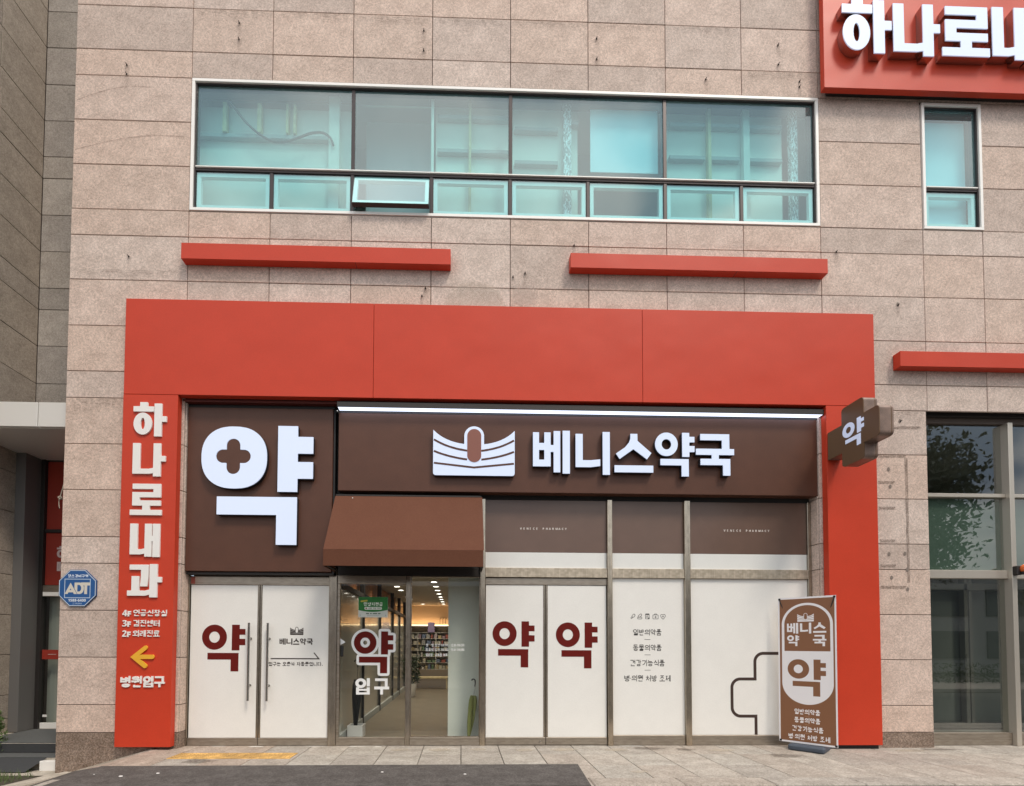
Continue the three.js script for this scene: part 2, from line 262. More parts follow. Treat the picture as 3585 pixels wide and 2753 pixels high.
// heavy sign glyphs, outlines read off the sign faces: r = bar, p = polygon, e = ring
const HEAVY = {
  '약': { b: [198, 641, 477, 942], s: [['e', 278, 722, 80, 81, 34, 36], ['r', 390, 641, 440, 807], ['r', 439, 668, 477, 706], ['r', 439, 732, 477, 773], ['r', 235, 823, 435, 866], ['r', 385, 823, 435, 942]] },
  '베': { b: [745, 130, 990, 420], s: [['r', 745, 143, 785, 373], ['r', 820, 143, 862, 373], ['r', 745, 215, 862, 262], ['r', 745, 328, 862, 373], ['r', 861, 228, 884, 274], ['r', 882, 133, 926, 412], ['r', 942, 130, 990, 420]] },
  '니': { b: [1030, 135, 1260, 425], s: [['r', 1030, 150, 1078, 375], ['p', [1030, 328], [1130, 328], [1195, 321], [1195, 366], [1130, 375], [1030, 375]], ['r', 1212, 135, 1260, 425]] },
  '스': { b: [1290, 148, 1552, 410], s: [['p', [1398, 148], [1445, 148], [1446, 196], [1540, 278], [1510, 320], [1418, 252], [1325, 320], [1300, 283], [1362, 240], [1390, 205], [1398, 180]], ['r', 1290, 363, 1552, 410]] },
  '국': { b: [1838, 150, 2097, 430], s: [['r', 1868, 150, 2065, 192], ['r', 2015, 150, 2065, 252], ['r', 1838, 250, 2097, 291], ['r', 1945, 290, 1992, 320], ['r', 1868, 318, 2070, 360], ['r', 2021, 318, 2070, 430]] },
  '하': { b: [302, 125, 803, 660], s: [['r', 400, 125, 515, 192], ['r', 302, 190, 608, 272], ['e', 445, 462, 138, 172, 32, 90], ['r', 618, 143, 730, 660], ['r', 728, 342, 803, 430]] },
  '나': { b: [293, 762, 785, 1280], s: [['r', 293, 762, 405, 1240], ['p', [293, 1160], [540, 1160], [606, 1146], [606, 1228], [540, 1240], [293, 1240]], ['r', 603, 762, 715, 1280], ['r', 713, 958, 785, 1045]] },
  '로': { b: [250, 1388, 728, 1879], s: [['r', 285, 1388, 712, 1470], ['r', 600, 1388, 712, 1600], ['r', 283, 1520, 712, 1600], ['r', 283, 1520, 395, 1731], ['r', 283, 1649, 712, 1731], ['r', 437, 1729, 548, 1800], ['r', 250, 1796, 728, 1879]] },
  '내': { b: [245, 415, 700, 935], s: [['r', 248, 415, 362, 895], ['p', [248, 815], [410, 815], [475, 800], [475, 880], [410, 895], [248, 895]], ['r', 470, 415, 576, 930], ['r', 592, 415, 700, 935], ['r', 570, 605, 600, 690]] },
  '과': { b: [212, 1040, 727, 1560], s: [['r', 242, 1050, 527, 1130], ['p', [415, 1050], [527, 1050], [527, 1240], [512, 1390], [403, 1390], [415, 1250]], ['r', 275, 1230, 388, 1460], ['p', [212, 1455], [480, 1455], [545, 1438], [545, 1516], [480, 1535], [212, 1535]], ['r', 545, 1040, 660, 1560], ['r', 655, 1240, 727, 1325]] },
  '구': { b: [385, 988, 481, 1092], s: [['r', 390, 989, 471, 1006], ['r', 453, 989, 471, 1050], ['r', 385, 1041, 481, 1059], ['r', 424, 1041, 442, 1092]] },
  '입': { b: [262, 988, 353, 1092], s: [['e', 297, 1020, 34, 31, 14, 13], ['r', 334, 988, 353, 1040], ['r', 268, 1046, 287, 1092], ['r', 334, 1046, 353, 1092], ['r', 268, 1056, 353, 1068], ['r', 268, 1078, 353, 1092]] },
};
function heavyGlyph(ctx, ch, x0, y0, x1, y1) {                 // fits the glyph's own box into x0..x1, y0..y1
  const g = HEAVY[ch], [a, b, c, d] = g.b, fx = (x) => x0 + (x - a) / (c - a) * (x1 - x0), fy = (y) => y0 + (y - b) / (d - b) * (y1 - y0), kx = (x1 - x0) / (c - a), ky = (y1 - y0) / (d - b);
  for (const s of g.s) {
    ctx.beginPath();
    if (s[0] === 'r') ctx.rect(fx(s[1]), fy(s[2]), fx(s[3]) - fx(s[1]), fy(s[4]) - fy(s[2]));
    else if (s[0] === 'p') { s.slice(1).forEach((p, i) => i ? ctx.lineTo(fx(p[0]), fy(p[1])) : ctx.moveTo(fx(p[0]), fy(p[1]))); ctx.closePath(); }
    else { ctx.ellipse(fx(s[1]), fy(s[2]), s[3] * kx, s[4] * ky, 0, 0, Math.PI * 2); ctx.moveTo(fx(s[1]) + s[5] * kx, fy(s[2])); ctx.ellipse(fx(s[1]), fy(s[2]), s[5] * kx, s[6] * ky, 0, 0, Math.PI * 2, true); }
    ctx.fill('evenodd');
  }
}
function write(ctx, text, x0, x1, y, size, weight, colour) {   // text fitted between x0 and x1, top at y
  ctx.fillStyle = ctx.strokeStyle = colour; ctx.lineJoin = 'miter'; ctx.lineCap = 'butt'; ctx.textBaseline = 'alphabetic';
  const isH = (c) => c >= '가' && c <= '힣';
  ctx.font = 'bold ' + size * 1.12 + 'px sans-serif';
  const adv = [...text].map((c) => c === ' ' ? 0.36 : c === '·' ? 0.3 : isH(c) ? 1.03 : ctx.measureText(c).width / size), total = adv.reduce((a, b) => a + b, 0);
  const k = (x1 - x0) / (total * size);
  ctx.save(); ctx.translate(x0, y); ctx.scale(k, 1); let x = 0;
  [...text].forEach((c, i) => {
    if (isH(c) && weight >= 0.15 && HEAVY[c]) heavyGlyph(ctx, c, x + 0.05 * size, 0.03 * size, x + 0.98 * size, 0.97 * size);
    else if (isH(c)) syllable(ctx, c, x + 0.015 * size, 0, size, size * weight);
    else if (c === '·') { ctx.beginPath(); ctx.arc(x + 0.15 * size, size * 0.5, size * 0.06, 0, 7); ctx.fill(); }
    else if (c !== ' ') ctx.fillText(c, x, size * 0.9);
    x += adv[i] * size;
  });
  ctx.restore();
}
// the shop's boat-and-capsule emblem in a box of width w; aspect 0.61
const EMB = (X, Y) => [(X - 70) / 550, (Y - 95) / 550];
function emblem(ctx, x, y, w, part) {
  const p = (X, Y) => { const [u, v] = EMB(X, Y); return [x + u * w, y + v * w]; }, k = w / 550;
  const capsule = (l, r, t, b) => { const R = (r - l) / 2 * k, [cx, cy] = p((l + r) / 2, t + (r - l) / 2), [, by] = p(0, b - (r - l) / 2); ctx.beginPath(); ctx.arc(cx, cy, R, Math.PI, 0); ctx.lineTo(cx + R, by); ctx.arc(cx, by, R, 0, Math.PI); ctx.closePath(); };
  if (part === 'body') {
    ctx.beginPath(); ctx.moveTo(...p(70, 122)); ctx.quadraticCurveTo(...p(150, 205), ...p(290, 218)); ctx.lineTo(...p(402, 218)); ctx.quadraticCurveTo(...p(540, 205), ...p(620, 122));
    ctx.lineTo(...p(620, 410)); ctx.quadraticCurveTo(...p(620, 430), ...p(600, 430)); ctx.lineTo(...p(90, 430)); ctx.quadraticCurveTo(...p(70, 430), ...p(70, 410)); ctx.closePath(); ctx.fill();
    capsule(279, 413, 95, 340); ctx.fill();
  } else if (part === 'capsule') { capsule(299, 394, 114, 340); ctx.fill(); }
  else for (const [yl, ym, cut] of [[188, 262, 1], [266, 322, 1], [347, 376, 0]]) {
    ctx.lineWidth = 13 * k; ctx.lineCap = 'butt';
    if (cut) { ctx.beginPath(); ctx.moveTo(...p(75, yl)); ctx.quadraticCurveTo(...p(170, ym - 16), ...p(299, ym)); ctx.stroke(); ctx.beginPath(); ctx.moveTo(...p(615, yl)); ctx.quadraticCurveTo(...p(520, ym - 16), ...p(394, ym)); ctx.stroke(); }
    else { ctx.beginPath(); ctx.moveTo(...p(75, yl)); ctx.lineTo(...p(345, ym)); ctx.lineTo(...p(615, yl)); ctx.stroke(); }
  }
}
// outline of anything drawn on a canvas -> shapes in metres (marching squares, simplified)
function shapesOf(draw, w, h, mPerPx) {
  const c = cnv(w + 4, h + 4), ctx = c.getContext('2d'); ctx.fillStyle = ctx.strokeStyle = '#000'; ctx.translate(2, 2); draw(ctx);
  const A = ctx.getImageData(0, 0, w + 4, h + 4).data, W = w + 4, H = h + 4, a = (x, y) => A[(y * W + x) * 4 + 3] - 127.5;
  const next = new Map(), key = (x, y, e) => (y * W + x) * 2 + e, pt = new Map();
  const edge = (x, y, side) => side === 0 ? key(x, y, 0) : side === 1 ? key(x + 1, y, 1) : side === 2 ? key(x, y + 1, 0) : key(x, y, 1);
  const point = (x, y, side) => { const id = edge(x, y, side); if (!pt.has(id)) { let x0 = x, y0 = y, x1 = x, y1 = y; if (side === 0) x1++; else if (side === 1) { x0++; x1++; y1++; } else if (side === 2) { y0++; y1++; x1++; } else y1++; const v0 = a(x0, y0), v1 = a(x1, y1), t = v0 / (v0 - v1); pt.set(id, [x0 + (x1 - x0) * t, y0 + (y1 - y0) * t]); } return id; };
  const CASES = { 1: [[3, 2]], 2: [[2, 1]], 3: [[3, 1]], 4: [[1, 0]], 5: [[3, 0], [1, 2]], 6: [[2, 0]], 7: [[3, 0]], 8: [[0, 3]], 9: [[0, 2]], 10: [[0, 1], [2, 3]], 11: [[0, 1]], 12: [[1, 3]], 13: [[1, 2]], 14: [[2, 3]] };
  for (let y = 0; y < H - 1; y++) for (let x = 0; x < W - 1; x++) {
    const k = (a(x, y) > 0 ? 8 : 0) + (a(x + 1, y) > 0 ? 4 : 0) + (a(x + 1, y + 1) > 0 ? 2 : 0) + (a(x, y + 1) > 0 ? 1 : 0);
    for (const [s, e] of CASES[k] ?? []) next.set(point(x, y, s), point(x, y, e));
  }
  const dp = (P, eps) => { const keep = new Uint8Array(P.length); keep[0] = keep[P.length - 1] = 1; const st = [[0, P.length - 1]]; while (st.length) { const [i, j] = st.pop(); let m = 0, mi = -1; const dx = P[j][0] - P[i][0], dy = P[j][1] - P[i][1], L = Math.hypot(dx, dy) || 1; for (let q = i + 1; q < j; q++) { const d = L > 1e-6 && (dx || dy) ? Math.abs((P[q][0] - P[i][0]) * dy - (P[q][1] - P[i][1]) * dx) / L : Math.hypot(P[q][0] - P[i][0], P[q][1] - P[i][1]); if (d > m) { m = d; mi = q; } } if (m > eps) { keep[mi] = 1; st.push([i, mi], [mi, j]); } } return P.filter((_, i) => keep[i]); };
  const loops = [], seen = new Set();
  for (const s of next.keys()) {
    if (seen.has(s)) continue; const P = []; let k = s; while (k !== undefined && !seen.has(k)) { seen.add(k); P.push(pt.get(k)); k = next.get(k); }
    if (P.length < 8) continue; const m = P.length >> 1, Q = [...dp(P.slice(0, m + 1), 0.45), ...dp([...P.slice(m), P[0]], 0.45).slice(1, -1)];
    if (Q.length < 3) continue; let ar = 0; Q.forEach((p, i) => { const n = Q[(i + 1) % Q.length]; ar += p[0] * n[1] - n[0] * p[1]; }); if (Math.abs(ar) > 8) loops.push({ Q, ar: ar / 2 });
  }
  const inside = (p, Q) => { let r = false; for (let i = 0, j = Q.length - 1; i < Q.length; j = i++) if ((Q[i][1] > p[1]) !== (Q[j][1] > p[1]) && p[0] < (Q[j][0] - Q[i][0]) * (p[1] - Q[i][1]) / (Q[j][1] - Q[i][1]) + Q[i][0]) r = !r; return r; };
  const V = ([x, y]) => new THREE.Vector2((x - 2) * mPerPx, (h - (y - 2)) * mPerPx);
  for (const l of loops) l.depth = loops.filter((o) => o !== l && Math.abs(o.ar) > Math.abs(l.ar) && inside(l.Q[0], o.Q)).length;
  const outs = loops.filter((l) => l.depth % 2 === 0).map((l) => ({ l, s: new THREE.Shape(l.Q.map(V)) }));
  for (const l of loops.filter((q) => q.depth % 2)) { const o = outs.filter((q) => q.l.depth === l.depth - 1 && inside(l.Q[0], q.l.Q)).sort((p, q) => Math.abs(p.l.ar) - Math.abs(q.l.ar))[0]; if (o) o.s.holes.push(new THREE.Path(l.Q.map(V))); }
  return outs.map((o) => o.s);
}
function extrude(shapes, depth, bevel = 0) { const g = new THREE.ExtrudeGeometry(shapes, bevel ? { depth: depth - bevel, bevelEnabled: true, bevelThickness: bevel, bevelSize: bevel, bevelOffset: -bevel, bevelSegments: 1 } : { depth, bevelEnabled: false }); return g; }
const PXM = 460;                                               // outline resolution, pixels per metre
function glyphShapes(ch, w, h, res = PXM) { const W = Math.round(w * res), H = Math.round(h * res); return shapesOf((c) => heavyGlyph(c, ch, 0, 0, W, H), W, H, 1 / res); }
// a channel letter standing off a sign: body (return) and a glowing face with a pale rim
function channelLetter(parent, shapes, x, y, z, depth, retMat, faceMat, name = 'letter') {
  const body = mesh(name, extrude(shapes, depth), retMat, parent); body.position.set(x, y, z);
  const face = mesh('letter_face', extrude(shapes, 0.012), faceMat, body); face.position.set(0, 0, depth + 0.0005); return body;
}
function plateLetter(parent, shapes, x, y, z, depth, mat, name = 'letter', bevel = 0) { const m = mesh(name, extrude(shapes, depth, bevel), mat, parent); m.position.set(x, y, z); return m; }
function textShapes(text, w, h, weight, res = 900) { const W = Math.round(w * res), H = Math.round(h * res); return shapesOf((c) => write(c, text, 0, W, 0, H, weight, '#000'), W, H + 2, 1 / res); }
// flat print on a clear film: canvas with alpha
function printPlane(name, parent, x0, x1, y0, y1, z, res, draw, rough = 0.5) {
  const w = Math.round((x1 - x0) * res), h = Math.round((y1 - y0) * res), c = cnv(w, h), ctx = c.getContext('2d'); draw(ctx, w, h, res);
  const m = mesh(name, new THREE.PlaneGeometry(x1 - x0, y1 - y0), std({ map: canvasTex(c), transparent: true, roughness: rough }), parent); m.position.set((x0 + x1) / 2, (y0 + y1) / 2, z); return m;
}

// ------------------------------------------------------------------ ground, pavement, street
struct('ground', uvBox(new THREE.PlaneGeometry(500, 500).rotateX(-Math.PI / 2).translate(0, -0.36, 0).toNonIndexed()), M.asphalt, 'dark asphalt road surface in front of the building', 'road');
const pave = new THREE.Group(); pave.name = numbered('pavement'); scene.add(pave); tag(pave, 'grey granite slab pavement in front of the shop', 'pavement', null, 'structure');
mesh('bedding', bx(-4.3, 11, -0.35, -0.045, -0.22, 1.83, 0), M.joint, pave);
{
  const r = rng(900), zs = [[-0.2, 0.383], [0.392, 0.989], [0.998, 1.548]];
  for (const [z0, z1] of zs) for (let k = -8; k < 20; k++) {
    let x0 = 0.004 + 0.5405 * k + 0.0045, x1 = x0 + 0.5405 - 0.009; if (x0 < -4.3) x0 = -4.3; if (x1 - x0 < 0.05 || x1 > 10.9) continue;
    const y = (r() - 0.5) * 0.003;
    mesh('slab', bx(x0, x1, -0.05, y, z0, z1, 0.004, r() * 9, r() * 9), x0 < -2.9 && z0 < 0.9 && r() < 0.6 ? M.pavingPink : M.paving[(r() * 4) | 0], pave);
  }
  for (let k = -5; k < 11; k++) mesh('kerb_stone', bx(0.45 + k * 0.98, 0.45 + (k + 1) * 0.98 - 0.006, -0.34, 0.001 + (r() - 0.5) * 0.003, 1.556, 1.84, 0.012, r() * 9, r() * 9), M.paving[(r() * 4) | 0], pave);
}
{
  const mark = (seed, rgb, al) => { const c = cnv(128, 128), ctx = c.getContext('2d'), id = ctx.createImageData(128, 128), n = tileNoise(128, 12, seed), m = tileNoise(128, 40, seed + 1); for (let j = 0; j < 128; j++) for (let i = 0; i < 128; i++) { const d = Math.hypot(i / 64 - 1, j / 64 - 1) + (n[j * 128 + i] - 0.5) * 0.5; id.data.set([...rgb, clamp((1 - smooth(0.55, 0.8, d)) * al * (0.4 + m[j * 128 + i]) * 255)], (j * 128 + i) * 4); } ctx.putImageData(id, 0, 0); return std({ map: canvasTex(c), transparent: true, roughness: 0.9 }); };
  const pale = mark(931, [196, 184, 166], 0.5), dark = mark(933, [92, 78, 66], 0.4), white = mark(935, [226, 222, 214], 0.9);
  const lay = (m, name, x, z, w, d) => { const q = mesh(name, new THREE.PlaneGeometry(w, d).rotateX(-Math.PI / 2), m, pave); q.position.set(x, 0.0035, z); };
  for (const [x, z, w, d] of [[-0.3, 0.1, 0.4, 0.3], [0.25, 0.08, 0.3, 0.22], [0.9, 0.12, 0.36, 0.26], [1.45, 0.1, 0.5, 0.3], [2.2, 0.12, 0.42, 0.26], [-0.85, 0.1, 0.34, 0.24], [2.1, 1.3, 0.3, 0.16], [3.7, 0.15, 0.5, 0.25], [6.4, 0.2, 0.6, 0.2]]) lay(pale, 'dried_water_mark', x, z, w, d);
  for (const [x, z, w, d] of [[2.7, 0.02, 0.7, 0.25], [3.2, 0.1, 0.4, 0.2], [6.9, 0.12, 0.9, 0.18], [-3.3, 0.75, 0.6, 0.3], [4.4, 0.5, 0.7, 0.3]]) lay(dark, 'dark_stain', x, z, w, d);
  for (const [x, z, w, d] of [[-2.95, -0.12, 0.3, 0.1], [-3.5, -0.15, 0.3, 0.05], [-2.1, -0.14, 0.4, 0.06], [-1.5, -0.12, 0.4, 0.07], [-1.2, -0.1, 0.16, 0.09], [2.5, -0.13, 0.5, 0.05], [1.9, -0.12, 0.2, 0.05]]) lay(white, 'mortar_smear', x, z, w, d);
}
const RAMP = (x) => x > -4.3 ? 0 : x < -5.46 ? -0.335 : -0.335 * (-4.3 - x) / 1.16;
{ // sloping ramp beside the stone pier, down to the lower ground on the side of the hospital entrance
  const g = []; const xs = [-4.3, -4.6, -4.9, -5.2, -5.46];
  for (let i = 0; i < 4; i++) g.push([[xs[i + 1], RAMP(xs[i + 1]), -0.02], [xs[i + 1], RAMP(xs[i + 1]), 1.84], [xs[i], RAMP(xs[i]), 1.84], [xs[i], RAMP(xs[i]), -0.02]]);
  struct('ramp', uvBox(fromQuads(g)), M.pavingPink, 'pinkish stone ramp sloping down past the pier', 'ramp');
  const e = []; for (let i = 0; i < 4; i++) { const a = xs[i], b = xs[i + 1], q = (x, y, z) => [x, RAMP(x) + y, z]; e.push([q(b, 0.012, 0), q(b, 0.012, 0.07), q(a, 0.012, 0.07), q(a, 0.012, 0)], [q(b, 0.012, 0.07), q(b, -0.02, 0.07), q(a, -0.02, 0.07), q(a, 0.012, 0.07)]); }
  struct('ramp_edging', uvBox(fromQuads(e)), M.concrete, 'pale mortar edging between ramp and stone pier', 'edging');
}
struct('entrance_forecourt', bx(-9.5, -5.47, -0.36, -0.338, -0.3, 2.6, 0), M.concrete, 'lower concrete strip in front of the hospital steps', 'path');
{ // kerb running out along the edge of the mat
  const p = [[-5.40, -0.03], [-5.50, 0.55], [-5.62, 1.2], [-5.74, 2.0]], q = [];
  for (let i = 0; i < 3; i++) { const [x0, z0] = p[i], [x1, z1] = p[i + 1], w = 0.15, t = -0.318; q.push([[x0 - w, t, z0], [x1 - w, t, z1], [x1, t, z1], [x0, t, z0]], [[x0 - w, -0.36, z0], [x1 - w, -0.36, z1], [x1 - w, t, z1], [x0 - w, t, z0]], [[x0, t, z0], [x1, t, z1], [x1, -0.36, z1], [x0, -0.36, z0]]); }
  struct('kerb', uvBox(fromQuads(q)), M.concrete, 'pale concrete kerb along the edge of the dark mat', 'kerb');
}
{ // ribbed rubber mat
  const S = 512, a = tileNoise(S, 256, 301), b = tileNoise(S, 12, 302), rows = tileNoise(S, 64, 303);
  const t = noiseTex(S, (i, j) => { const k = j * S + i, w = Math.sin((j + 5 * Math.sin(i * 0.09)) * 0.7) * 9 + (a[k] - 0.5) * 44 + (b[k] - 0.5) * 20 + (rows[k] - 0.5) * 24; return [clamp(79 + w), clamp(74 + w), clamp(71 + w)]; }); t.repeat.set(1.1, 1.1);
  const mat = std({ map: t, bumpMap: t, bumpScale: 0.003, roughness: 0.9 });
  const far = (x) => x > -4.34 ? 1.03 - (x + 4.34) / 5.79 * 0.05 : 1.03 - (-4.34 - x) / 1.04 * 0.98, near = 1.9, xs = [1.42, 0.4, -0.8, -2, -3.2, -4.3, -4.34, -4.7, -5.05, -5.38], q = [];
  const top = (x) => RAMP(x) + 0.014;
  for (let i = 0; i + 1 < xs.length; i++) {
    const u = xs[i], v = xs[i + 1], ru = i === 0 ? 1.45 : u;
    q.push([[v, top(v), far(v)], [v, top(v), near], [u - (i === 0 ? 0.05 : 0), top(u), near], [ru, top(u), far(ru)]]);
    q.push([[v, top(v) - 0.02, far(v)], [v, top(v), far(v)], [ru, top(u), far(ru)], [ru, top(u) - 0.02, far(ru)]]);
  }
  q.push([[1.45, 0.014, far(1.45)], [1.37, 0.014, near], [1.37, -0.01, near], [1.45, -0.01, far(1.45)]]);
  q.push([[-5.38, -0.32, 0.05], [-5.52, -0.32, 1.9], [-5.38, -0.32, 1.9]]);
  one('rubber_mat', uvBox(fromQuads(q)), mat, 'dark grey ribbed rubber mat spread over pavement and ramp', 'mat');
  for (const [x, z, s] of [[-0.9, 1.35, 0.012], [-3.75, 1.5, 0.016], [-3.42, 1.38, 0.014], [0.05, 1.45, 0.012], [-4.1, 1.42, 0.007]]) { const g = new THREE.IcosahedronGeometry(s, 1); g.scale(1.4, 0.4, 1); g.translate(x, 0.018, z); one('paper_scrap', g, M.whitePaint, 'tiny white scrap lying on the dark mat', 'litter', 'white scraps on the mat'); }
}
{ // worn yellow tactile paving
  const tt = tintTex(311, [192, 152, 88], 0.25, 0.4), m = std({ map: tt, roughness: 0.8 }), t = thing('tactile_paving', 'worn yellow tactile paving strip with raised dots before the white doors', 'tactile paving');
  for (let k = 0; k < 5; k++) {
    const x0 = -3.78 + k * 0.315, g = [bx(x0, x0 + 0.31, -0.002, 0.007, 0.3, 0.62, 0.002, k, 0)];
    for (let i = 0; i < 6; i++) for (let j = 0; j < 6; j++) g.push(cyl(0.013, 0.008, 0.006, x0 + 0.03 + i * 0.05, 0.01, 0.33 + j * 0.052, 8));
    mesh('tactile_tile', merge(g), m, t);
  }
}

// ------------------------------------------------------------------ the stone building
const bld = thing('stone_building', 'pink granite clad commercial building with teal ribbon windows', 'building');
const COLX = [-5.69, -4.005, -2.83, -1.645, -0.47, 0.7, 1.87, 3.045, 4.21, 5.39, 6.97, 7.9, 9.07, 10.2];
const ROWY = [14.2, 13.6, 12.93, 12.25, 11.56, 10.885, 10.215, 9.815, 9.14, 8.47, 7.8, 7.41, 6.75, 6.07, 5.4, 5.01, 4.34, 3.675, 3.0, 2.62, 1.95, 1.285, 0.615, 0.225, -0.42];
const J = 0.0048;
{
  const r = rng(77);
  const panel = (x0, x1, y0, y1) => mesh('stone_panel', bx(x0 + J, x1 - J, y0 + J, y1 - J, -0.035, (r() - 0.5) * 0.004, 0.004, r() * 20, r() * 20), y1 < 0.3 ? M.stoneBase : M.stone[(r() * 6) | 0], bld);
  for (let j = 0; j + 1 < ROWY.length; j++) for (let i = 0; i + 1 < COLX.length; i++) {
    let x0 = COLX[i], x1 = COLX[i + 1]; const y1 = ROWY[j], y0 = ROWY[j + 1], cy = (y0 + y1) / 2, cx = (x0 + x1) / 2;
    if (cy > 7.8 && cy < 9.815 && cx > -4 && cx < 5.39) continue;                 // ribbon window
    if (cy > 7.8 && cy < 9.815 && cx > 6.97 && cx < 7.9) continue;                // single window
    if (cy < 6.0 && cx > -4.0 && cx < 5.39) continue;                             // behind the red surround and the shopfront
    if (cy < 5.01) { if (cx > 7.0) continue; if (i === 9) x1 = 6.952; if (i === 0) x1 = -4.0; }
    if (y1 < 0.3 && cx > 5) { panel(x0 < 5.4 ? 5.3 : x0, x1, -0.05, y1); continue; }
    if (cy < 5.01 && i === 9) x0 = 5.3;
    panel(x0, x1, y0, y1);
  }
  // stone reveals at both sides of the shopfront recess and beside the glazed entrance
  for (let j = 15; j + 1 < ROWY.length; j++) {
    const y1 = ROWY[j], y0 = Math.max(ROWY[j + 1], -0.05), m = y1 < 0.3 ? M.stoneBase : M.stone[(r() * 6) | 0];
    mesh('reveal_panel', bx(-4.03, -3.992, y0 + J, y1 - J, -0.24, -0.04, 0.003, r() * 9, r() * 9), m, bld);
    mesh('reveal_panel', bx(5.294, 5.335, y0 + J, y1 - J, -0.24, -0.04, 0.003, r() * 9, r() * 9), m, bld);
    mesh('reveal_panel', bx(6.912, 6.949, y0 + J, y1 - J, -0.2, -0.04, 0.003, r() * 9, r() * 9), m, bld);
  }
  const W = [];
  const wall = (x0, x1, y0, y1, z0 = -0.3) => W.push(bx(x0, x1, y0, y1, z0, -0.037, 0));
  wall(-5.69, -4.032, -0.5, 14.2); wall(5.337, 6.91, -0.5, 7.79); wall(-4.032, 10.2, 9.83, 14.2); wall(-4.032, 5.337, 5.05, 7.79); wall(5.405, 6.96, 7.79, 9.83); wall(7.92, 10.2, 7.79, 9.83); wall(6.91, 10.2, 5.08, 7.79);
  W.push(bx(-5.68, -5.655, -0.5, 14.2, -1.7, -0.3, 0));
  mesh('wall_core', merge(W), M.joint, bld);
}
// windows of the upper floor
function glazing(win, x0, x1, y0, y1, z, mat = M.teal, name = 'pane') { return mesh(name, bx(x0, x1, y0, y1, z - 0.004, z, 0), mat, win); }
function pane(win, x0, x1, y0, y1, z, mat, name = 'pane') { const m = mesh(name, new THREE.PlaneGeometry(x1 - x0, y1 - y0), mat, win); m.position.set((x0 + x1) / 2, (y0 + y1) / 2, z); return m; }
function frameRect(x0, x1, y0, y1, w, z0, z1, c = 0.002) { return [bx(x0, x1, y1 - w, y1, z0, z1, c), bx(x0, x1, y0, y0 + w, z0, z1, c), bx(x0, x0 + w, y0 + w, y1 - w, z0, z1, c), bx(x1 - w, x1, y0 + w, y1 - w, z0, z1, c)]; }
function ribbon(x0, x1, y0, y1, yt, mull, subs, open, label) {
  const w = new THREE.Group(); w.name = 'window'; w.userData.label = label; bld.add(w);
  mesh('outer_trim', merge(frameRect(x0, x1, y0, y1, 0.042, -0.06, 0.012)), M.whiteFrame, w);
  mesh('dark_frame', merge(frameRect(x0 + 0.043, x1 - 0.043, y0 + 0.043, y1 - 0.043, 0.02, -0.12, -0.012)), M.darkFrame, w);
  const xi0 = x0 + 0.064, xi1 = x1 - 0.064, yi0 = y0 + 0.064, yi1 = y1 - 0.064, cuts = [xi0, ...mull, xi1], sc = [xi0, ...subs, xi1];
  for (let i = 1; i + 1 < cuts.length; i++) mesh('mullion', bx(cuts[i] - 0.026, cuts[i] + 0.026, yt + 0.021, yi1, -0.12, -0.025), M.darkFrame, w);
  mesh('transom', bx(xi0, xi1, yt - 0.04, yt, -0.12, -0.02), M.darkFrame, w); mesh('transom_strip', bx(xi0, xi1, yt + 0.001, yt + 0.02, -0.1, 0.0), M.whiteFrame, w);
  for (let i = 1; i + 1 < sc.length; i++) mesh('mullion', bx(sc[i] - 0.024, sc[i] + 0.024, yi0, yt - 0.041, -0.12, -0.025), M.darkFrame, w);
  for (let i = 0; i + 1 < cuts.length; i++) pane(w, cuts[i] + (i ? 0.026 : 0), cuts[i + 1] - (i + 2 < cuts.length ? 0.026 : 0), yt + 0.02, yi1, -0.04, M.teal);
  for (let i = 0; i + 1 < sc.length; i++) {
    const a = sc[i] + (i ? 0.03 : 0.006), b = sc[i + 1] - (i + 2 < sc.length ? 0.03 : 0.006), c = yi0 + 0.006, d = yt - 0.05;
    const s = new THREE.Group(); s.name = 'sash'; w.add(s); s.position.set(0, d, -0.04);
    const f = mesh('sash_frame', merge(frameRect(a, b, c - d, 0, 0.06, -0.06, -0.006)), M.whiteFrame, s);
    const g = new THREE.PlaneGeometry(b - a, d - c); g.translate((a + b) / 2, (c - d) / 2, 0.004); mesh('sash_pane', g, M.teal, s);
    mesh('sash_edge', merge(frameRect(a - 0.006, b + 0.006, c - d - 0.006, 0.006, 0.009, -0.06, 0.001, 0.001)), M.darkFrame, s);
    if (i === open) s.rotation.x = -0.27;
  }
}
ribbon(-3.995, 5.38, 7.81, 9.805, 8.475, [-1.64, 0.705, 3.04], [-2.83, -1.645, -0.475, 0.7, 1.87, 3.04, 4.205], 2, 'long ribbon of teal windows with one tilted sash');
ribbon(6.985, 7.915, 7.81, 9.785, 8.47, [], [], -1, 'single narrow teal window under the red sign');
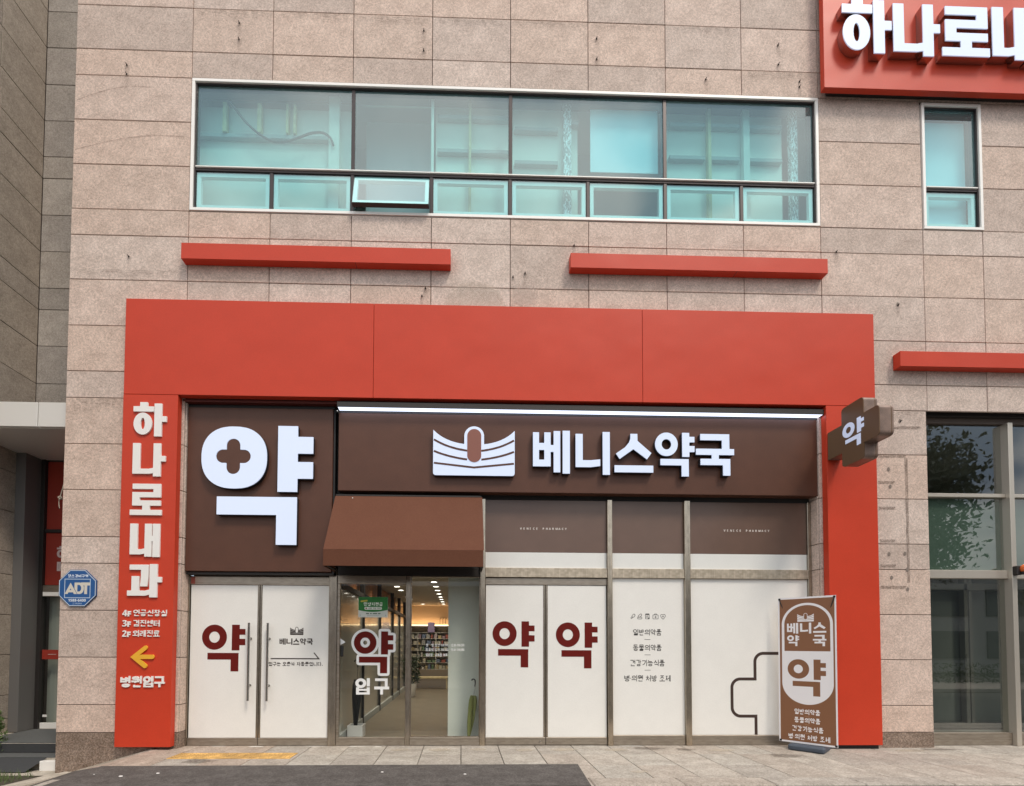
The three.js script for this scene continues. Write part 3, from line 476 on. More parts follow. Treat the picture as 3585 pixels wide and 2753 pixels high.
// upper room seen through the teal glass
{
  const room = []; const [X0, X1, Y0, Y1, Z0, Z1] = [-4.3, 8.4, 7.5, 10.6, -1.7, -0.31];
  room.push(bx(X0, X1, Y0 - 0.1, Y0, Z0, Z1, 0), bx(X0, X1, Y1, Y1 + 0.1, Z0, Z1, 0), bx(X0 - 0.1, X0, Y0, Y1, Z0, Z1, 0), bx(X1, X1 + 0.1, Y0, Y1, Z0, Z1, 0), bx(X0, X1, Y0, Y1, Z0 - 0.1, Z0, 0));
  struct('upper_room', merge(room), M.roomWall, 'bare upper room behind the teal windows', 'room');
  const bu = (x0, x1, y0, y1, cells, label, name = 'shelf_backing') => {
    const t = thing(name, label, 'partition'); mesh('board', bx(x0, x1, y0, y1, -0.33, -0.3), M.board, t);
    for (const [a, b, y] of cells) mesh('ledge', bx(a, b, y - 0.06, y, -0.298, -0.23), M.shelfGrey, t); return t;
  };
  const post = (t, x, w, y0, y1, m = M.wood, z0 = -0.28, z1 = -0.2) => mesh('stud', bx(x - w / 2, x + w / 2, y0, y1, z0, z1), m, t);
  let t = bu(-4.2, -1.72, 7.6, 9.72, [[-4.15, -2.05, 9.24]], 'pale board with wooden studs behind the pane with the cable'); for (const [x, w] of [[-3.62, 0.06], [-3.1, 0.06], [-2.68, 0.035], [-2.57, 0.035]]) post(t, x, w, 9.24, 9.7); post(t, -1.97, 0.16, 7.6, 10.3, M.board); post(t, -4.05, 0.03, 7.6, 10.3, M.board);
  t = bu(-0.43, 1.78, 7.6, 9.95, [[-0.4, 0.7, 9.64], [-0.4, 0.7, 9.1], [0.79, 1.46, 9.48], [0.79, 1.46, 8.95], [1.67, 1.78, 9.6]], 'pale ledged board behind the middle panes, left of the blue blind'); post(t, 0.1, 0.04, 7.6, 10.07, M.wood); post(t, 1.6, 0.12, 7.6, 10.12, M.insul); post(t, -0.47, 0.04, 7.6, 10.4, M.board, -0.2, -0.14);
  t = bu(3.15, 5.02, 7.6, 10.0, [[3.2, 3.76, 9.63], [3.84, 4.31, 9.63], [4.45, 4.98, 9.62], [3.2, 3.76, 9.1], [3.84, 4.31, 9.1], [4.45, 4.98, 9.09]], 'pale ledged board behind the last panes, right of the blue blind'); post(t, 3.82, 0.05, 7.6, 10.15); post(t, 4.4, 0.1, 7.6, 10.2, M.board); post(t, 5.15, 0.11, 7.6, 10.14, M.insul);
  const blind = std({ color: lin(0.7, 0.9, 0.95), roughness: 0.9 });
  one('roller_blind', bx(1.95, 3.0, 8.75, 9.75, -0.2, -0.19), blind, 'light blue roller blind behind the third upper pane', 'blind');
  one('roller_blind', bx(7.0, 7.86, 7.75, 9.7, -0.2, -0.19), blind, 'pale blind behind the single narrow window', 'blind');
  one('ceiling_rail', bx(-1.6, -0.5, 10.02, 10.05, -0.5, -0.45), M.board, 'pale curtain rail behind the second upper pane', 'rail');
  one('grey_curtain', bx(-1.58, -0.5, 7.55, 10.0, -0.75, -0.7), std({ color: lin(0.6, 0.63, 0.64), roughness: 1 }), 'grey sheet hung behind the second upper pane', 'curtain');
  const grey = std({ color: lin(0.07, 0.08, 0.08), roughness: 0.7 });
  one('cable', tube([[-3.54, 9.68, -0.17], [-3.29, 9.36, -0.17], [-3.09, 9.18, -0.17], [-2.88, 9.07, -0.17], [-2.68, 9.07, -0.17], [-2.48, 9.14, -0.17], [-2.27, 9.22, -0.17], [-2.12, 9.22, -0.17], [-2.01, 9.14, -0.17], [-1.97, 9.03, -0.17]], 0.016), grey, 'thick dark cable curling behind the first upper pane', 'cable');
  one('cable', tube([[-3.5, 9.6, -0.32], [-3.2, 9.22, -0.32], [-2.9, 9.05, -0.32], [-2.5, 8.96, -0.32], [-2.1, 8.9, -0.32]], 0.008), grey, 'thin straggling cable below the thick one in the first upper pane', 'cable');
  for (const [x, r] of [[-1.32, 0.14], [-0.98, 0.12], [-0.68, 0.13]]) { const g = new THREE.LatheGeometry([[0, 0], [r * 0.6, 0], [r * 0.75, 0.15], [r, 0.24], [r * 0.2, 0.32], [0, 0.33]].map(([a, b]) => new THREE.Vector2(a, b)), 20); g.translate(x, 7.66, -0.35); one('covered_pot', g, M.whitePaint, 'pale rounded pot on the sill inside the tilted sash', 'pot', 'pots behind the tilted sash'); }
}
// small fixings and marks left on the stone
{
  const iron = std({ color: lin(0.06, 0.05, 0.045), roughness: 0.8, metalness: 0.4 });
  const bolts = [[-3.33, 10.68], [-3.33, 10.43], [-4.95, 9.98], [-4.95, 9.84], [-0.6, 10.66], [-0.6, 10.35], [2.0, 10.63], [2.0, 10.31], [4.78, 10.63], [4.78, 10.32], [3.66, 10.05], [5.1, 10.06], [5.1, 9.98], [-4.85, 7.1], [0.92, 6.98], [0.74, 6.92], [6.55, 6.62], [6.55, 4.85], [-0.55, 6.72], [-0.6, 6.6], [1.65, 7.42], [5.62, 7.42], [-4.7, 3.33]];
  for (const [x, y] of bolts) { const b = mesh('anchor_bolt', merge([cyl(0.006, 0.006, 0.03, x, y, 0.015, 8, 'z'), bx(x - 0.011, x + 0.011, y - 0.014, y + 0.01, 0.002, 0.009, 0.003)]), iron, bld); }
  const stainTex = (seed, fn) => { const c = cnv(256, 256), ctx = c.getContext('2d'), id = ctx.createImageData(256, 256), n = tileNoise(256, 24, seed), n2 = tileNoise(256, 90, seed + 1); for (let j = 0; j < 256; j++) for (let i = 0; i < 256; i++) { const [r, g, b, a] = fn(i / 255, j / 255, n[j * 256 + i], n2[j * 256 + i]); id.data.set([r, g, b, clamp(a * 255)], (j * 256 + i) * 4); } ctx.putImageData(id, 0, 0); return std({ map: canvasTex(c), transparent: true, roughness: 0.9 }); };
  const stain = (name, x0, x1, y0, y1, m) => { const s = mesh(name, new THREE.PlaneGeometry(x1 - x0, y1 - y0), m, bld); s.position.set((x0 + x1) / 2, (y0 + y1) / 2, 0.0045); return s; };
  const drip = stainTex(401, (u, v, n, m) => { const w = Math.abs(u - 0.5 - (n - 0.5) * 0.25) * 2; return [70, 56, 48, (1 - smooth(0.15, 0.9, w)) * (1 - v) * 0.3 * smooth(0.3, 0.7, n * 0.6 + m * 0.5)]; });
  for (const [x, y] of bolts) if (y > 6) stain('rust_streak', x - 0.05, x + 0.05, y - 0.24, y, drip);
  const grime = stainTex(411, (u, v, n, m) => [84, 66, 56, smooth(0.42, 0.78, n * 0.75 + m * 0.35) * (1 - smooth(0.1, 1, v)) * 0.24 * smooth(0, 0.12, u) * (1 - smooth(0.88, 1, u))]);
  const grimeSpots = [[-5.66, -4.84, 4.72, 5.0], [-5.6, -4.1, 6.73, 6.9], [-4, -2.9, 10.66, 10.87], [-2.8, -1.7, 10.7, 10.87], [-1.6, -0.5, 10.68, 10.86], [-0.45, 0.65, 10.7, 10.86], [0.72, 1.8, 10.72, 10.87], [1.9, 3.0, 10.7, 10.86], [3.1, 4.2, 10.72, 10.87], [6.1, 6.95, 4.8, 5.0], [-0.1, 0.65, 6.56, 6.74], [-0.6, -0.5, 6.55, 6.7], [4.25, 5.3, 10.0, 10.2]];
  for (const g of grimeSpots) stain('grime_stain', ...g, grime);
  const ghost = stainTex(421, (u, v, n) => { const d = Math.hypot(u - 0.5, (1 - v) * 0.62), e = d + (n - 0.5) * 0.03; return [206, 192, 180, e < 0.47 ? 0.32 : e < 0.5 ? 0.1 : 0]; });
  stain('pale_ghost_mark', -0.28, 0.64, 6.42, 6.95, ghost);
  const ghost2 = stainTex(423, (u, v, n) => { const d = Math.hypot(u - 0.35, v - 0.6) + (n - 0.5) * 0.3; return [206, 192, 180, d < 0.4 ? 0.28 : 0]; });
  stain('pale_ghost_mark', 0.74, 1.2, 6.45, 6.93, ghost2);
  const arc = stainTex(431, (u, v, n) => { const d = Math.abs(v - 0.75 + 0.5 * Math.sin(u * 1.9)) + (n - 0.5) * 0.02; return [96, 74, 62, (1 - smooth(0.0, 0.022, d)) * 0.3]; });
  stain('stone_vein', -5.66, -4.1, 8.55, 9.05, arc); stain('stone_vein', -5.66, -4.6, 9.3, 9.78, arc);
  const wash = stainTex(441, (u, v, n, m) => [214, 200, 190, smooth(0.4, 0.7, n) * (1 - Math.abs(v - 0.5) * 2) * 0.4]);
  for (const x of [-1.9, 0.2, 2.4, 4.0]) stain('pale_wash_streak', x, x + 1.6, 7.44, 7.52, wash);
  // dried glue lines of an old sign on the right pier
  const glue = stainTex(451, (u, v, n, m) => { const k = smooth(0.42, 0.56, n * 0.7 + m * 0.4); return [110, 94, 84, k * 0.55]; });
  const dash = (x0, x1, y) => stain('glue_residue', x0, x1, y - 0.022, y + 0.022, glue), upright = (x, y0, y1) => stain('glue_residue', x - 0.022, x + 0.022, y0, y1, glue);
  dash(6.19, 6.62, 4.315); upright(6.62, 2.42, 4.3); dash(6.19, 6.44, 3.92); dash(6.19, 6.44, 3.535); dash(6.19, 6.43, 3.045); dash(6.19, 6.43, 2.673); dash(6.19, 6.58, 2.356); dash(6.3, 6.85, 4.75);
  const blot = std({ color: lin(0.22, 0.18, 0.155), roughness: 0.95 });
  for (const [x, y] of [[6.35, 4.12], [6.37, 3.86], [6.33, 2.85], [6.36, 2.5], [6.57, 2.86], [6.6, 2.62], [6.6, 2.33], [6.54, 4.85], [6.55, 6.63]]) { const g = new THREE.CircleGeometry(0.022, 9); g.scale(1, 1.4, 1); g.translate(x, y, 0.005); mesh('glue_blot', g, blot, bld); }
}

// ------------------------------------------------------------------ wing on the other side of the hospital entrance
const wing = thing('side_wing', 'greyer stone wing forming the corner beside the hospital entrance', 'building');
{
  const r = rng(78);
  for (let j = 0; j + 1 < ROWY.length; j++) {
    const y1 = ROWY[j], y0 = Math.max(ROWY[j + 1], -0.36);
    if (y0 > 4.9) mesh('stone_panel', bx(-7.535, -5.70, y0 + J, y1 - J, -1.68, -1.64 + (r() - 0.5) * 0.004, 0.004, r() * 9, r() * 9), M.stoneGrey[(r() * 4) | 0], wing);
    for (const [z0, z1] of [[-1.64, -0.815], [-0.815, 0.35]]) mesh('stone_panel', bx(-7.6, -7.54 + (r() - 0.5) * 0.004, y0 + J, y1 - J, z0 + J, z1 - J, 0.004, r() * 9, r() * 9), M.stoneWing[(r() * 3) | 0], wing);
  }
  mesh('outer_wall', bx(-8.2, -7.542, -0.4, 14.2, 0.352, 2.8, 0.01), M.stoneWing[0], wing);
  mesh('wall_core', merge([bx(-8.2, -7.565, -0.4, 14.2, -1.9, 0.34, 0), bx(-7.7, -5.69, 4.69, 14.2, -1.9, -1.69, 0), bx(-7.6, -5.69, -0.4, 4.69, -2.0, -1.92, 0)]), M.joint, wing);
}
{ // canopy
  const t = thing('entrance_canopy', 'pale metal canopy over the recessed hospital entrance', 'canopy'), m = std({ color: lin(0.78, 0.77, 0.74), metalness: 0.2, roughness: 0.35 });
  mesh('fascia_panel', bx(-7.53, -6.34, 4.71, 5.08, -0.34, -0.3, 0.004), m, t); mesh('fascia_panel', bx(-6.325, -5.70, 4.71, 5.08, -0.34, -0.3, 0.004), m, t);
  mesh('top', bx(-7.53, -5.70, 5.02, 5.06, -1.63, -0.345, 0), M.darkTrim, t); mesh('soffit', bx(-7.53, -5.70, 4.7, 4.73, -1.63, -0.345, 0), m, t);
}
{ // hospital doorway in the recess
  const t = thing('hospital_doorway', 'dark glazed doorway with red panels in the shaded recess', 'doorway');
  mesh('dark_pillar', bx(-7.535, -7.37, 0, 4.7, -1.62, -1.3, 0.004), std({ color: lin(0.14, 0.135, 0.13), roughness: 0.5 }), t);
  mesh('back_panel', bx(-7.37, -5.70, 0, 4.7, -1.9, -1.86, 0), M.roomWall, t);
  mesh('jamb', bx(-7.368, -7.3, 0, 4.7, -1.7, -1.6), M.darkTrim, t);
  const red = std({ color: lin(0.33, 0.035, 0.02), roughness: 0.5 });
  mesh('upper_red_panel', bx(-7.3, -5.72, 3.48, 4.68, -1.7, -1.66), red, t); mesh('cross_bar', bx(-7.3, -5.72, 3.42, 3.478, -1.7, -1.63), M.darkTrim, t);
  const lower = mesh('red_sign_panel', bx(-7.3, -5.72, 2.5, 3.418, -1.7, -1.66), red, t);
  printPlane('sign_lettering', lower, -7.14, -6.6, 2.7, 3.2, -1.655, 300, (c, w, h) => { c.fillStyle = '#d8c4c0'; heavyGlyph(c, '하', 10, 4, w * 0.46, h * 0.46); write(c, '메', 8, w * 0.46, h * 0.53, h * 0.45, 0.15, '#d8c4c0'); });
  mesh('header_rail', bx(-7.3, -5.72, 2.29, 2.49, -1.7, -1.62), M.steelH, t); mesh('header_strip', bx(-7.28, -5.72, 2.3, 2.37, -1.62, -1.6), M.whiteFrame, t);
  pane(t, -7.3, -5.72, 0.1, 2.29, -1.66, M.greyGlass, 'door_glass'); mesh('inner_wall', bx(-7.29, -5.72, 0, 2.29, -1.84, -1.82, 0), M.roomWall, t);
  const band = mesh('red_band', bx(-7.3, -5.72, 1.2, 1.365, -1.66, -1.65, 0.001), red, t); printPlane('band_lettering', band, -7.2, -6.85, 1.22, 1.35, -1.646, 400, (c, w, h) => { c.fillStyle = '#d8c4c0'; c.fillRect(0, h * 0.46, w * 0.42, 3); heavyGlyph(c, '하', w * 0.58, h * 0.2, w * 0.74, h * 0.8); });
  mesh('bottom_rail', bx(-7.3, -5.72, 0, 0.1, -1.7, -1.64), M.whiteFrame, t); mesh('paper_tag', bx(-7.26, -7.19, 0.2, 0.24, -1.655, -1.65, 0), M.whitePaint, t);
  const s = thing('entrance_steps', 'dark matted steps climbing to the hospital doorway', 'steps'), mt = std({ color: lin(0.1, 0.105, 0.105), bumpMap: fineN, bumpScale: 0.004, roughness: 0.9 }), mt2 = std({ color: lin(0.045, 0.047, 0.05), bumpMap: fineN, bumpScale: 0.006, roughness: 0.95 });
  mesh('landing', bx(-7.54, -5.71, -0.35, -0.012, -1.9, -0.45, 0.006), M.concrete, s); mesh('landing_mat', bx(-7.35, -5.72, -0.011, 0.002, -1.6, -0.455, 0.002), mt, s);
  mesh('step', bx(-7.54, -5.71, -0.35, -0.17, -0.45, -0.2, 0.006), M.concrete, s); mesh('step_mat', bx(-7.4, -5.72, -0.168, -0.155, -0.447, -0.2, 0.003), mt, s); mesh('nosing', bx(-7.4, -5.72, -0.15, -0.015, -0.449, -0.438, 0.002), mt2, s);
  const q = [[-7.4, -0.154, -0.22], [-5.95, -0.154, -0.22], [-6.1, -0.325, 0.0], [-7.4, -0.325, 0.0]]; mesh('draped_mat', uvBox(fromQuads([[q[3], q[2], q[1], q[0]]])), mt2, s);
  mesh('step_edge', bx(-6.0, -5.71, -0.34, -0.2, -0.199, -0.12, 0.004), M.whitePaint, s);
  one('hanging_rope', merge([tube([[-5.85, 4.7, -0.36], [-5.87, 4.3, -0.3], [-5.91, 3.9, -0.3], [-5.97, 3.64, -0.3]], 0.008, 20, 6), tube([[-5.97, 3.66, -0.3], [-5.985, 3.57, -0.3], [-5.965, 3.48, -0.29]], 0.006, 12, 6), new THREE.TorusKnotGeometry(0.018, 0.008, 32, 6).translate(-5.97, 3.64, -0.3)]), std({ color: lin(0.4, 0.34, 0.28), roughness: 1 }), 'frayed rope end hanging from the canopy by the pier', 'rope');
}
// planting
function leafCloud(n, seed, place, size, aspect = 0.55) {
  const r = rng(seed), pos = new Float32Array(n * 18), v = new THREE.Vector3(), e = new THREE.Euler(), m = new THREE.Matrix4(); let o = 0;
  for (let i = 0; i < n; i++) {
    const p = place(r), s = size * (0.6 + r() * 0.8); e.set(r() * 6.28, r() * 6.28, r() * 6.28); m.makeRotationFromEuler(e);
    const c = [[-s, 0, 0], [0, -s * aspect * 0.5, s * 0.12], [s, 0, 0], [-s, 0, 0], [s, 0, 0], [0, s * aspect * 0.5, s * 0.12]];
    for (const q of c) { v.set(...q).applyMatrix4(m); pos[o++] = v.x + p[0]; pos[o++] = v.y + p[1]; pos[o++] = v.z + p[2]; }
  }
  const g = new THREE.BufferGeometry(); g.setAttribute('position', new THREE.BufferAttribute(pos, 3)); g.computeVertexNormals(); return g;
}
const leafMat = (r, g, b) => phy({ color: lin(r, g, b), roughness: 0.75, transmission: 0.25, thickness: 0 });
{
  const t = thing('shrub', 'leafy green shrub at the foot of the wing wall', 'shrub', null, [-7.12, -0.34, -0.45]);
  mesh('stems', merge([0, 1, 2, 3, 4].map((k) => tube([[0, 0, 0], [Math.cos(k * 1.3) * 0.1, 0.25, Math.sin(k * 1.3) * 0.1], [Math.cos(k * 1.3) * 0.22, 0.55, Math.sin(k * 1.3) * 0.2]], 0.008, 8, 5))), std({ color: lin(0.09, 0.06, 0.04), roughness: 0.9 }), t);
  mesh('foliage', leafCloud(2600, 501, (r) => { const a = r() * 6.28, k = Math.sqrt(r()), y = r(); return [Math.cos(a) * k * 0.34 * (1.1 - y * 0.5), 0.08 + y * 0.72, Math.sin(a) * k * 0.3 * (1.1 - y * 0.5)]; }, 0.03), leafMat(0.12, 0.19, 0.05), t);
  const g = []; const r = rng(502);
  for (let i = 0; i < 2600; i++) { const x = -8.2 + r() * 2.5, z = 0.16 + r() * 1.5; if (x > -5.72 - z * 0.28) continue; const h = 0.05 + r() * 0.09, a = r() * 6.28, b = (r() - 0.5) * 0.08; g.push([[x - Math.cos(a) * 0.004, -0.338, z - Math.sin(a) * 0.004], [x + Math.cos(a) * 0.004, -0.338, z + Math.sin(a) * 0.004], [x + b, -0.338 + h, z + (r() - 0.5) * 0.08]]); }
  tag(mesh('grass', fromQuads(g), leafMat(0.1, 0.15, 0.04)), 'rough grass in the bed before the hospital entrance', 'grass', null, 'stuff');
  struct('soil_bed', fromQuads([[[-8.6, -0.334, 0.14], [-8.6, -0.334, 1.9], [-6.2, -0.334, 1.9], [-5.72, -0.334, 0.14]]]), std({ color: lin(0.06, 0.05, 0.035), roughness: 1 }), 'dark soil bed under the grass', 'soil');
}

// ------------------------------------------------------------------ red surround and bars
{
  const t = thing('red_portal_surround', 'orange-red metal portal surround framing the pharmacy front', 'surround'), z1 = 0.11, z0 = 0.006, G = 0.0025;
  for (const [a, b] of [[-4.80, -1.28], [-1.28, 2.625], [2.625, 6.08]]) mesh('lintel_panel', bx(a + G, b - G, 5.015 + G, 6.4, z0, z1, 0.003, a, 0), M.orange, t);
  const col = mesh('column_panel', bx(-4.8, -4.037, 0.045, 5.015 - G, z0, z1, 0.003), M.orange, t); mesh('column_panel', bx(5.337, 6.08, 0.06, 5.015 - G, z0, z1, 0.003), M.orange, t);
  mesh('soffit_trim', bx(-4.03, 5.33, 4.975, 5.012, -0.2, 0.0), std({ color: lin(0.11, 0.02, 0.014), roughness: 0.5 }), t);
  mesh('bottom_packer', bx(5.36, 6.06, -0.03, 0.055, 0.01, 0.06, 0), M.black, t);
  // raised lettering on the left column
  const rows = [['하', -4.637, -4.175, 4.403, 4.891], ['나', -4.632, -4.178, 3.832, 4.303], ['로', -4.654, -4.214, 3.283, 3.727], ['내', -4.644, -4.228, 2.692, 3.162], ['과', -4.662, -4.19, 2.126, 2.593]];
  for (const [ch, x0, x1, y0, y1] of rows) plateLetter(t, glyphShapes(ch, x1 - x0, y1 - y0), x0, y0, z1 + 0.001, 0.022, M.whitePaint, 'raised_letter');
  for (const [f, s, xe, y] of [['4F', '인공신장실', -4.11, 1.86], ['3F', '검진센터', -4.206, 1.716], ['2F', '외래진료', -4.205, 1.573]]) {
    const a = shapesOf((c) => { c.font = 'bold 118px sans-serif'; c.fillText(f[0], 0, 92); c.font = 'bold 92px sans-serif'; c.fillText('F', 66, 92); c.lineWidth = 7; c.strokeText('F', 66, 92); }, 140, 96, 0.095 / 92); plateLetter(t, a, -4.727, y - 0.002, z1 + 0.001, 0.012, M.whitePaint, 'floor_number', 0);
    plateLetter(t, textShapes(s, xe + 4.582, 0.094, 0.125), -4.582, y, z1 + 0.001, 0.012, M.whitePaint, 'floor_lettering', 0);
  }
  plateLetter(t, textShapes('병원입구', 0.625, 0.163, 0.15, 600), -4.739, 0.866, z1 + 0.001, 0.016, M.whitePaint, 'entrance_lettering', 0);
  const arrow = shapesOf((c) => { c.lineWidth = 46; c.lineCap = 'round'; c.lineJoin = 'miter'; c.beginPath(); c.moveTo(150, 24); c.lineTo(32, 120); c.lineTo(150, 216); c.stroke(); c.beginPath(); c.moveTo(55, 120); c.lineTo(222, 120); c.stroke(); }, 250, 240, 0.33 / 250);
  plateLetter(t, arrow, -4.594, 1.138, z1 + 0.001, 0.02, std({ color: lin(0.8, 0.42, 0.03), roughness: 0.5 }), 'yellow_arrow');
}
for (const [x0, x1, y0, y1, l] of [[-4.03, -0.178, 6.985, 7.218, 'orange-red metal bar under the first two teal panes'], [1.57, 5.39, 6.985, 7.205, 'orange-red metal bar under the last two teal panes'], [6.452, 10.1, 5.612, 5.84, 'orange-red metal bar above the glazed side entrance']]) {
  const t = thing('red_accent_bar', l, 'bar', 'red bars on the facade'); mesh('bar', bx(x0, x1, y0, y1, 0.006, 0.13, 0.003, x0, 0), M.orange, t);
  mesh('joint_cover', bx((x0 + x1) / 2 + 0.55, (x0 + x1) / 2 + 0.556, y0 - 0.001, y0 + 0.001, 0.01, 0.128, 0), M.darkTrim, t);
}
{ // big hospital sign
  const t = thing('hospital_sign', 'large orange-red box sign with thick white letters up on the wall', 'sign');
  mesh('sign_box', bx(5.365, 10.1, 9.795, 11.9, 0.08, 0.16, 0.004), M.orange, t); mesh('standoff_frame', bx(5.5, 10.0, 9.84, 11.85, 0.004, 0.078, 0), M.darkTrim, t);
  const L = [['하', 5.568, 6.312, 10.21, 11.05], ['나', 6.335, 7.04, 10.19, 10.985], ['로', 7.07, 7.79, 10.21, 10.97], ['내', 7.83, 8.52, 10.17, 10.985], ['과', 8.56, 9.3, 10.17, 10.985]];
  for (const [ch, x0, x1, y0, y1] of L) channelLetter(t, glyphShapes(ch, x1 - x0, y1 - y0, 300), x0, y0, 0.162, 0.095, M.chrome, M.ledFace);
}

// ------------------------------------------------------------------ pharmacy signs
{
  const t = thing('square_pharmacy_sign', 'square dark brown sign box with one giant pale syllable', 'sign');
  mesh('sign_panel', bx(-3.985, -1.89, 2.53, 4.925, -0.16, -0.06, 0.006), M.brown, t); mesh('edge_trim', merge([bx(-3.99, -1.87, 4.93, 4.97, -0.2, -0.075, 0), bx(-1.885, -1.86, 2.5, 4.93, -0.2, -0.09, 0)]), M.black, t); mesh('bottom_rail', bx(-3.985, -1.86, 2.485, 2.525, -0.2, -0.1), M.darkTrim, t);
  const x0 = -3.735, x1 = -2.145, y0 = 2.9, y1 = 4.625, res = 300, W = Math.round((x1 - x0) * res), H = Math.round((y1 - y0) * res), X = (x) => (x - x0) * res, Y = (y) => (y1 - y) * res;
  const box = (c, a, b, d, e) => c.fillRect(X(a), Y(e), X(b) - X(a), Y(d) - Y(e));
  const draw = (c) => {
    c.beginPath(); const cx = X(-3.27), cy = Y(4.157), rx = 0.465 * res, ry = 0.45 * res; for (let i = 0; i <= 120; i++) { const a = i / 120 * Math.PI * 2, k = 2 / 2.35, px = cx + rx * Math.sign(Math.cos(a)) * Math.abs(Math.cos(a)) ** k, py = cy + ry * Math.sign(Math.sin(a)) * Math.abs(Math.sin(a)) ** k; i ? c.lineTo(px, py) : c.moveTo(px, py); } c.closePath(); c.fill();
    box(c, -2.65, -2.366, 3.666, 4.625); box(c, -2.37, -2.145, 4.225, 4.469); box(c, -2.37, -2.145, 3.86, 4.103); box(c, -3.506, -2.368, 3.33, 3.589); box(c, -2.66, -2.368, 2.9, 3.589);
    c.globalCompositeOperation = 'destination-out'; const pill = (a, b, d, e) => { c.beginPath(); c.roundRect(X(a), Y(e), X(b) - X(a), Y(d) - Y(e), Math.min(X(b) - X(a), Y(d) - Y(e)) / 2); c.fill(); }; pill(-3.38, -3.186, 3.916, 4.43); pill(-3.528, -3.036, 4.076, 4.272); c.globalCompositeOperation = 'source-over';
  };
  channelLetter(t, shapesOf(draw, W, H, 1 / res), x0, y0, -0.059, 0.07, M.letterReturn, M.ledFace, 'giant_letter');
  const plug = shapesOf((c) => { const pill = (a, b, d, e) => { c.beginPath(); c.roundRect(X(a), Y(e), X(b) - X(a), Y(d) - Y(e), Math.min(X(b) - X(a), Y(d) - Y(e)) / 2); c.fill(); }; pill(-3.375, -3.191, 3.921, 4.425); pill(-3.523, -3.041, 4.081, 4.267); }, W, H, 1 / res);
  plateLetter(t, plug, x0, y0, -0.059, 0.078, M.brown, 'cross_inlay');
}
{
  const t = thing('long_pharmacy_sign', 'long dark brown fascia sign with emblem and white shop name', 'sign');
  mesh('sign_panel', bx(-1.80, 5.30, 3.715, 4.86, -0.17, -0.03, 0.005), M.brown, t); mesh('top_cover', bx(-1.82, 5.33, 4.862, 4.97, -0.19, -0.035, 0.003), M.darkTrim, t);
  const res = 320, x0 = -0.417, w = 1.185, y0 = 3.932, h = w * 0.61, W = Math.round(w * res), H = Math.round(h * res);
  channelLetter(t, shapesOf((c) => emblem(c, 0, 0, W, 'body'), W, H, 1 / res), x0, y0, -0.029, 0.06, M.letterReturn, M.ledFace, 'emblem');
  plateLetter(t, shapesOf((c) => emblem(c, 0, 0, W, 'lines'), W, H, 1 / res), x0, y0, 0.042, 0.004, M.brown, 'emblem_stripes', 0);
  plateLetter(t, shapesOf((c) => emblem(c, 0, 0, W, 'capsule'), W, H, 1 / res), x0, y0, 0.0435, 0.005, std({ color: lin(0.24, 0.085, 0.058), roughness: 0.4 }), 'emblem_capsule', 0);
  for (const [ch, a, b, c, d] of [['베', 1.032, 1.571, 3.975, 4.605], ['니', 1.655, 2.158, 3.965, 4.595], ['스', 2.226, 2.796, 4.005, 4.575], ['약', 2.825, 3.408, 3.955, 4.6], ['국', 3.43, 3.995, 3.975, 4.588]]) channelLetter(t, glyphShapes(ch, b - a, d - c), a, c, -0.029, 0.07, M.letterReturn, M.ledFace);
  const l = thing('led_strip_light', 'slim white linear lamp along the top of the long brown sign', 'lamp');
  mesh('lamp_body', bx(-1.80, 5.325, 4.893, 4.972, -0.032, 0.08, 0.002), M.darkTrim, l);
  const d = mesh('diffuser', new THREE.PlaneGeometry(7.1, 0.105).rotateX(Math.PI / 2).translate(1.762, 4.8915, 0.026), M.ledBar, l);
  const ra = new THREE.RectAreaLight(0xd8e4ff, 0.9, 7.1, 0.1); ra.position.set(1.762, 4.888, 0.026); ra.rotation.x = -Math.PI / 2; l.add(ra);
}
{ // plus-shaped blade sign
  const t = thing('blade_sign', 'brown plus-shaped blade sign projecting from the red column', 'sign'), s = new THREE.Shape(), r = 0.055;
  const pts = [[0.12, 4.197], [0.38, 4.197], [0.38, 3.99], [0.753, 3.99], [0.753, 4.197], [0.993, 4.197], [0.993, 4.595], [0.753, 4.595], [0.753, 4.82], [0.38, 4.82], [0.38, 4.595], [0.12, 4.595]], roundAt = [0, 0, 1, 1, 0, 1, 1, 0, 1, 1, 0, 0];
  pts.forEach((p, i) => { const a = pts[(i + 11) % 12], b = pts[(i + 1) % 12], k = roundAt[i] ? r : 0.004, d = (q) => { const L = Math.hypot(q[0] - p[0], q[1] - p[1]); return [p[0] + (q[0] - p[0]) / L * k, p[1] + (q[1] - p[1]) / L * k]; }, u = d(a), v = d(b); if (i) s.lineTo(...u); else s.moveTo(...u); s.quadraticCurveTo(...p, ...v); }); s.closePath();
  const brownP = phy({ color: lin(0.15, 0.092, 0.052), roughness: 0.4, specularIntensity: 0.6 }), edge = std({ map: tintTex(205, [128, 108, 98], 0.2, 0.16), roughness: 0.4, metalness: 0.3 });
  const plate = (x0, x1, m, name, grow = 0) => { const g = new THREE.ExtrudeGeometry(s, { depth: x1 - x0, bevelEnabled: false, curveSegments: 6 }); g.rotateY(-Math.PI / 2); g.translate(x1, 0, 0); return mesh(name, g, m, t); };
  plate(5.345, 5.355, brownP, 'front_face'); plate(5.356, 5.50, edge, 'body'); plate(5.501, 5.512, brownP, 'lip'); plate(5.513, 5.535, edge, 'rear_face');
  mesh('mounting_plate', bx(5.37, 5.51, 4.22, 4.57, 0.111, 0.121), M.darkTrim, t);
  const g = plateLetter(t, glyphShapes('약', 0.36, 0.37), 0, 0, 0, 0.004, M.ledFace, 'letter', 0); g.rotation.y = -Math.PI / 2; g.position.set(5.3445, 4.20, 0.40);
  g.scale.z = 1;
}
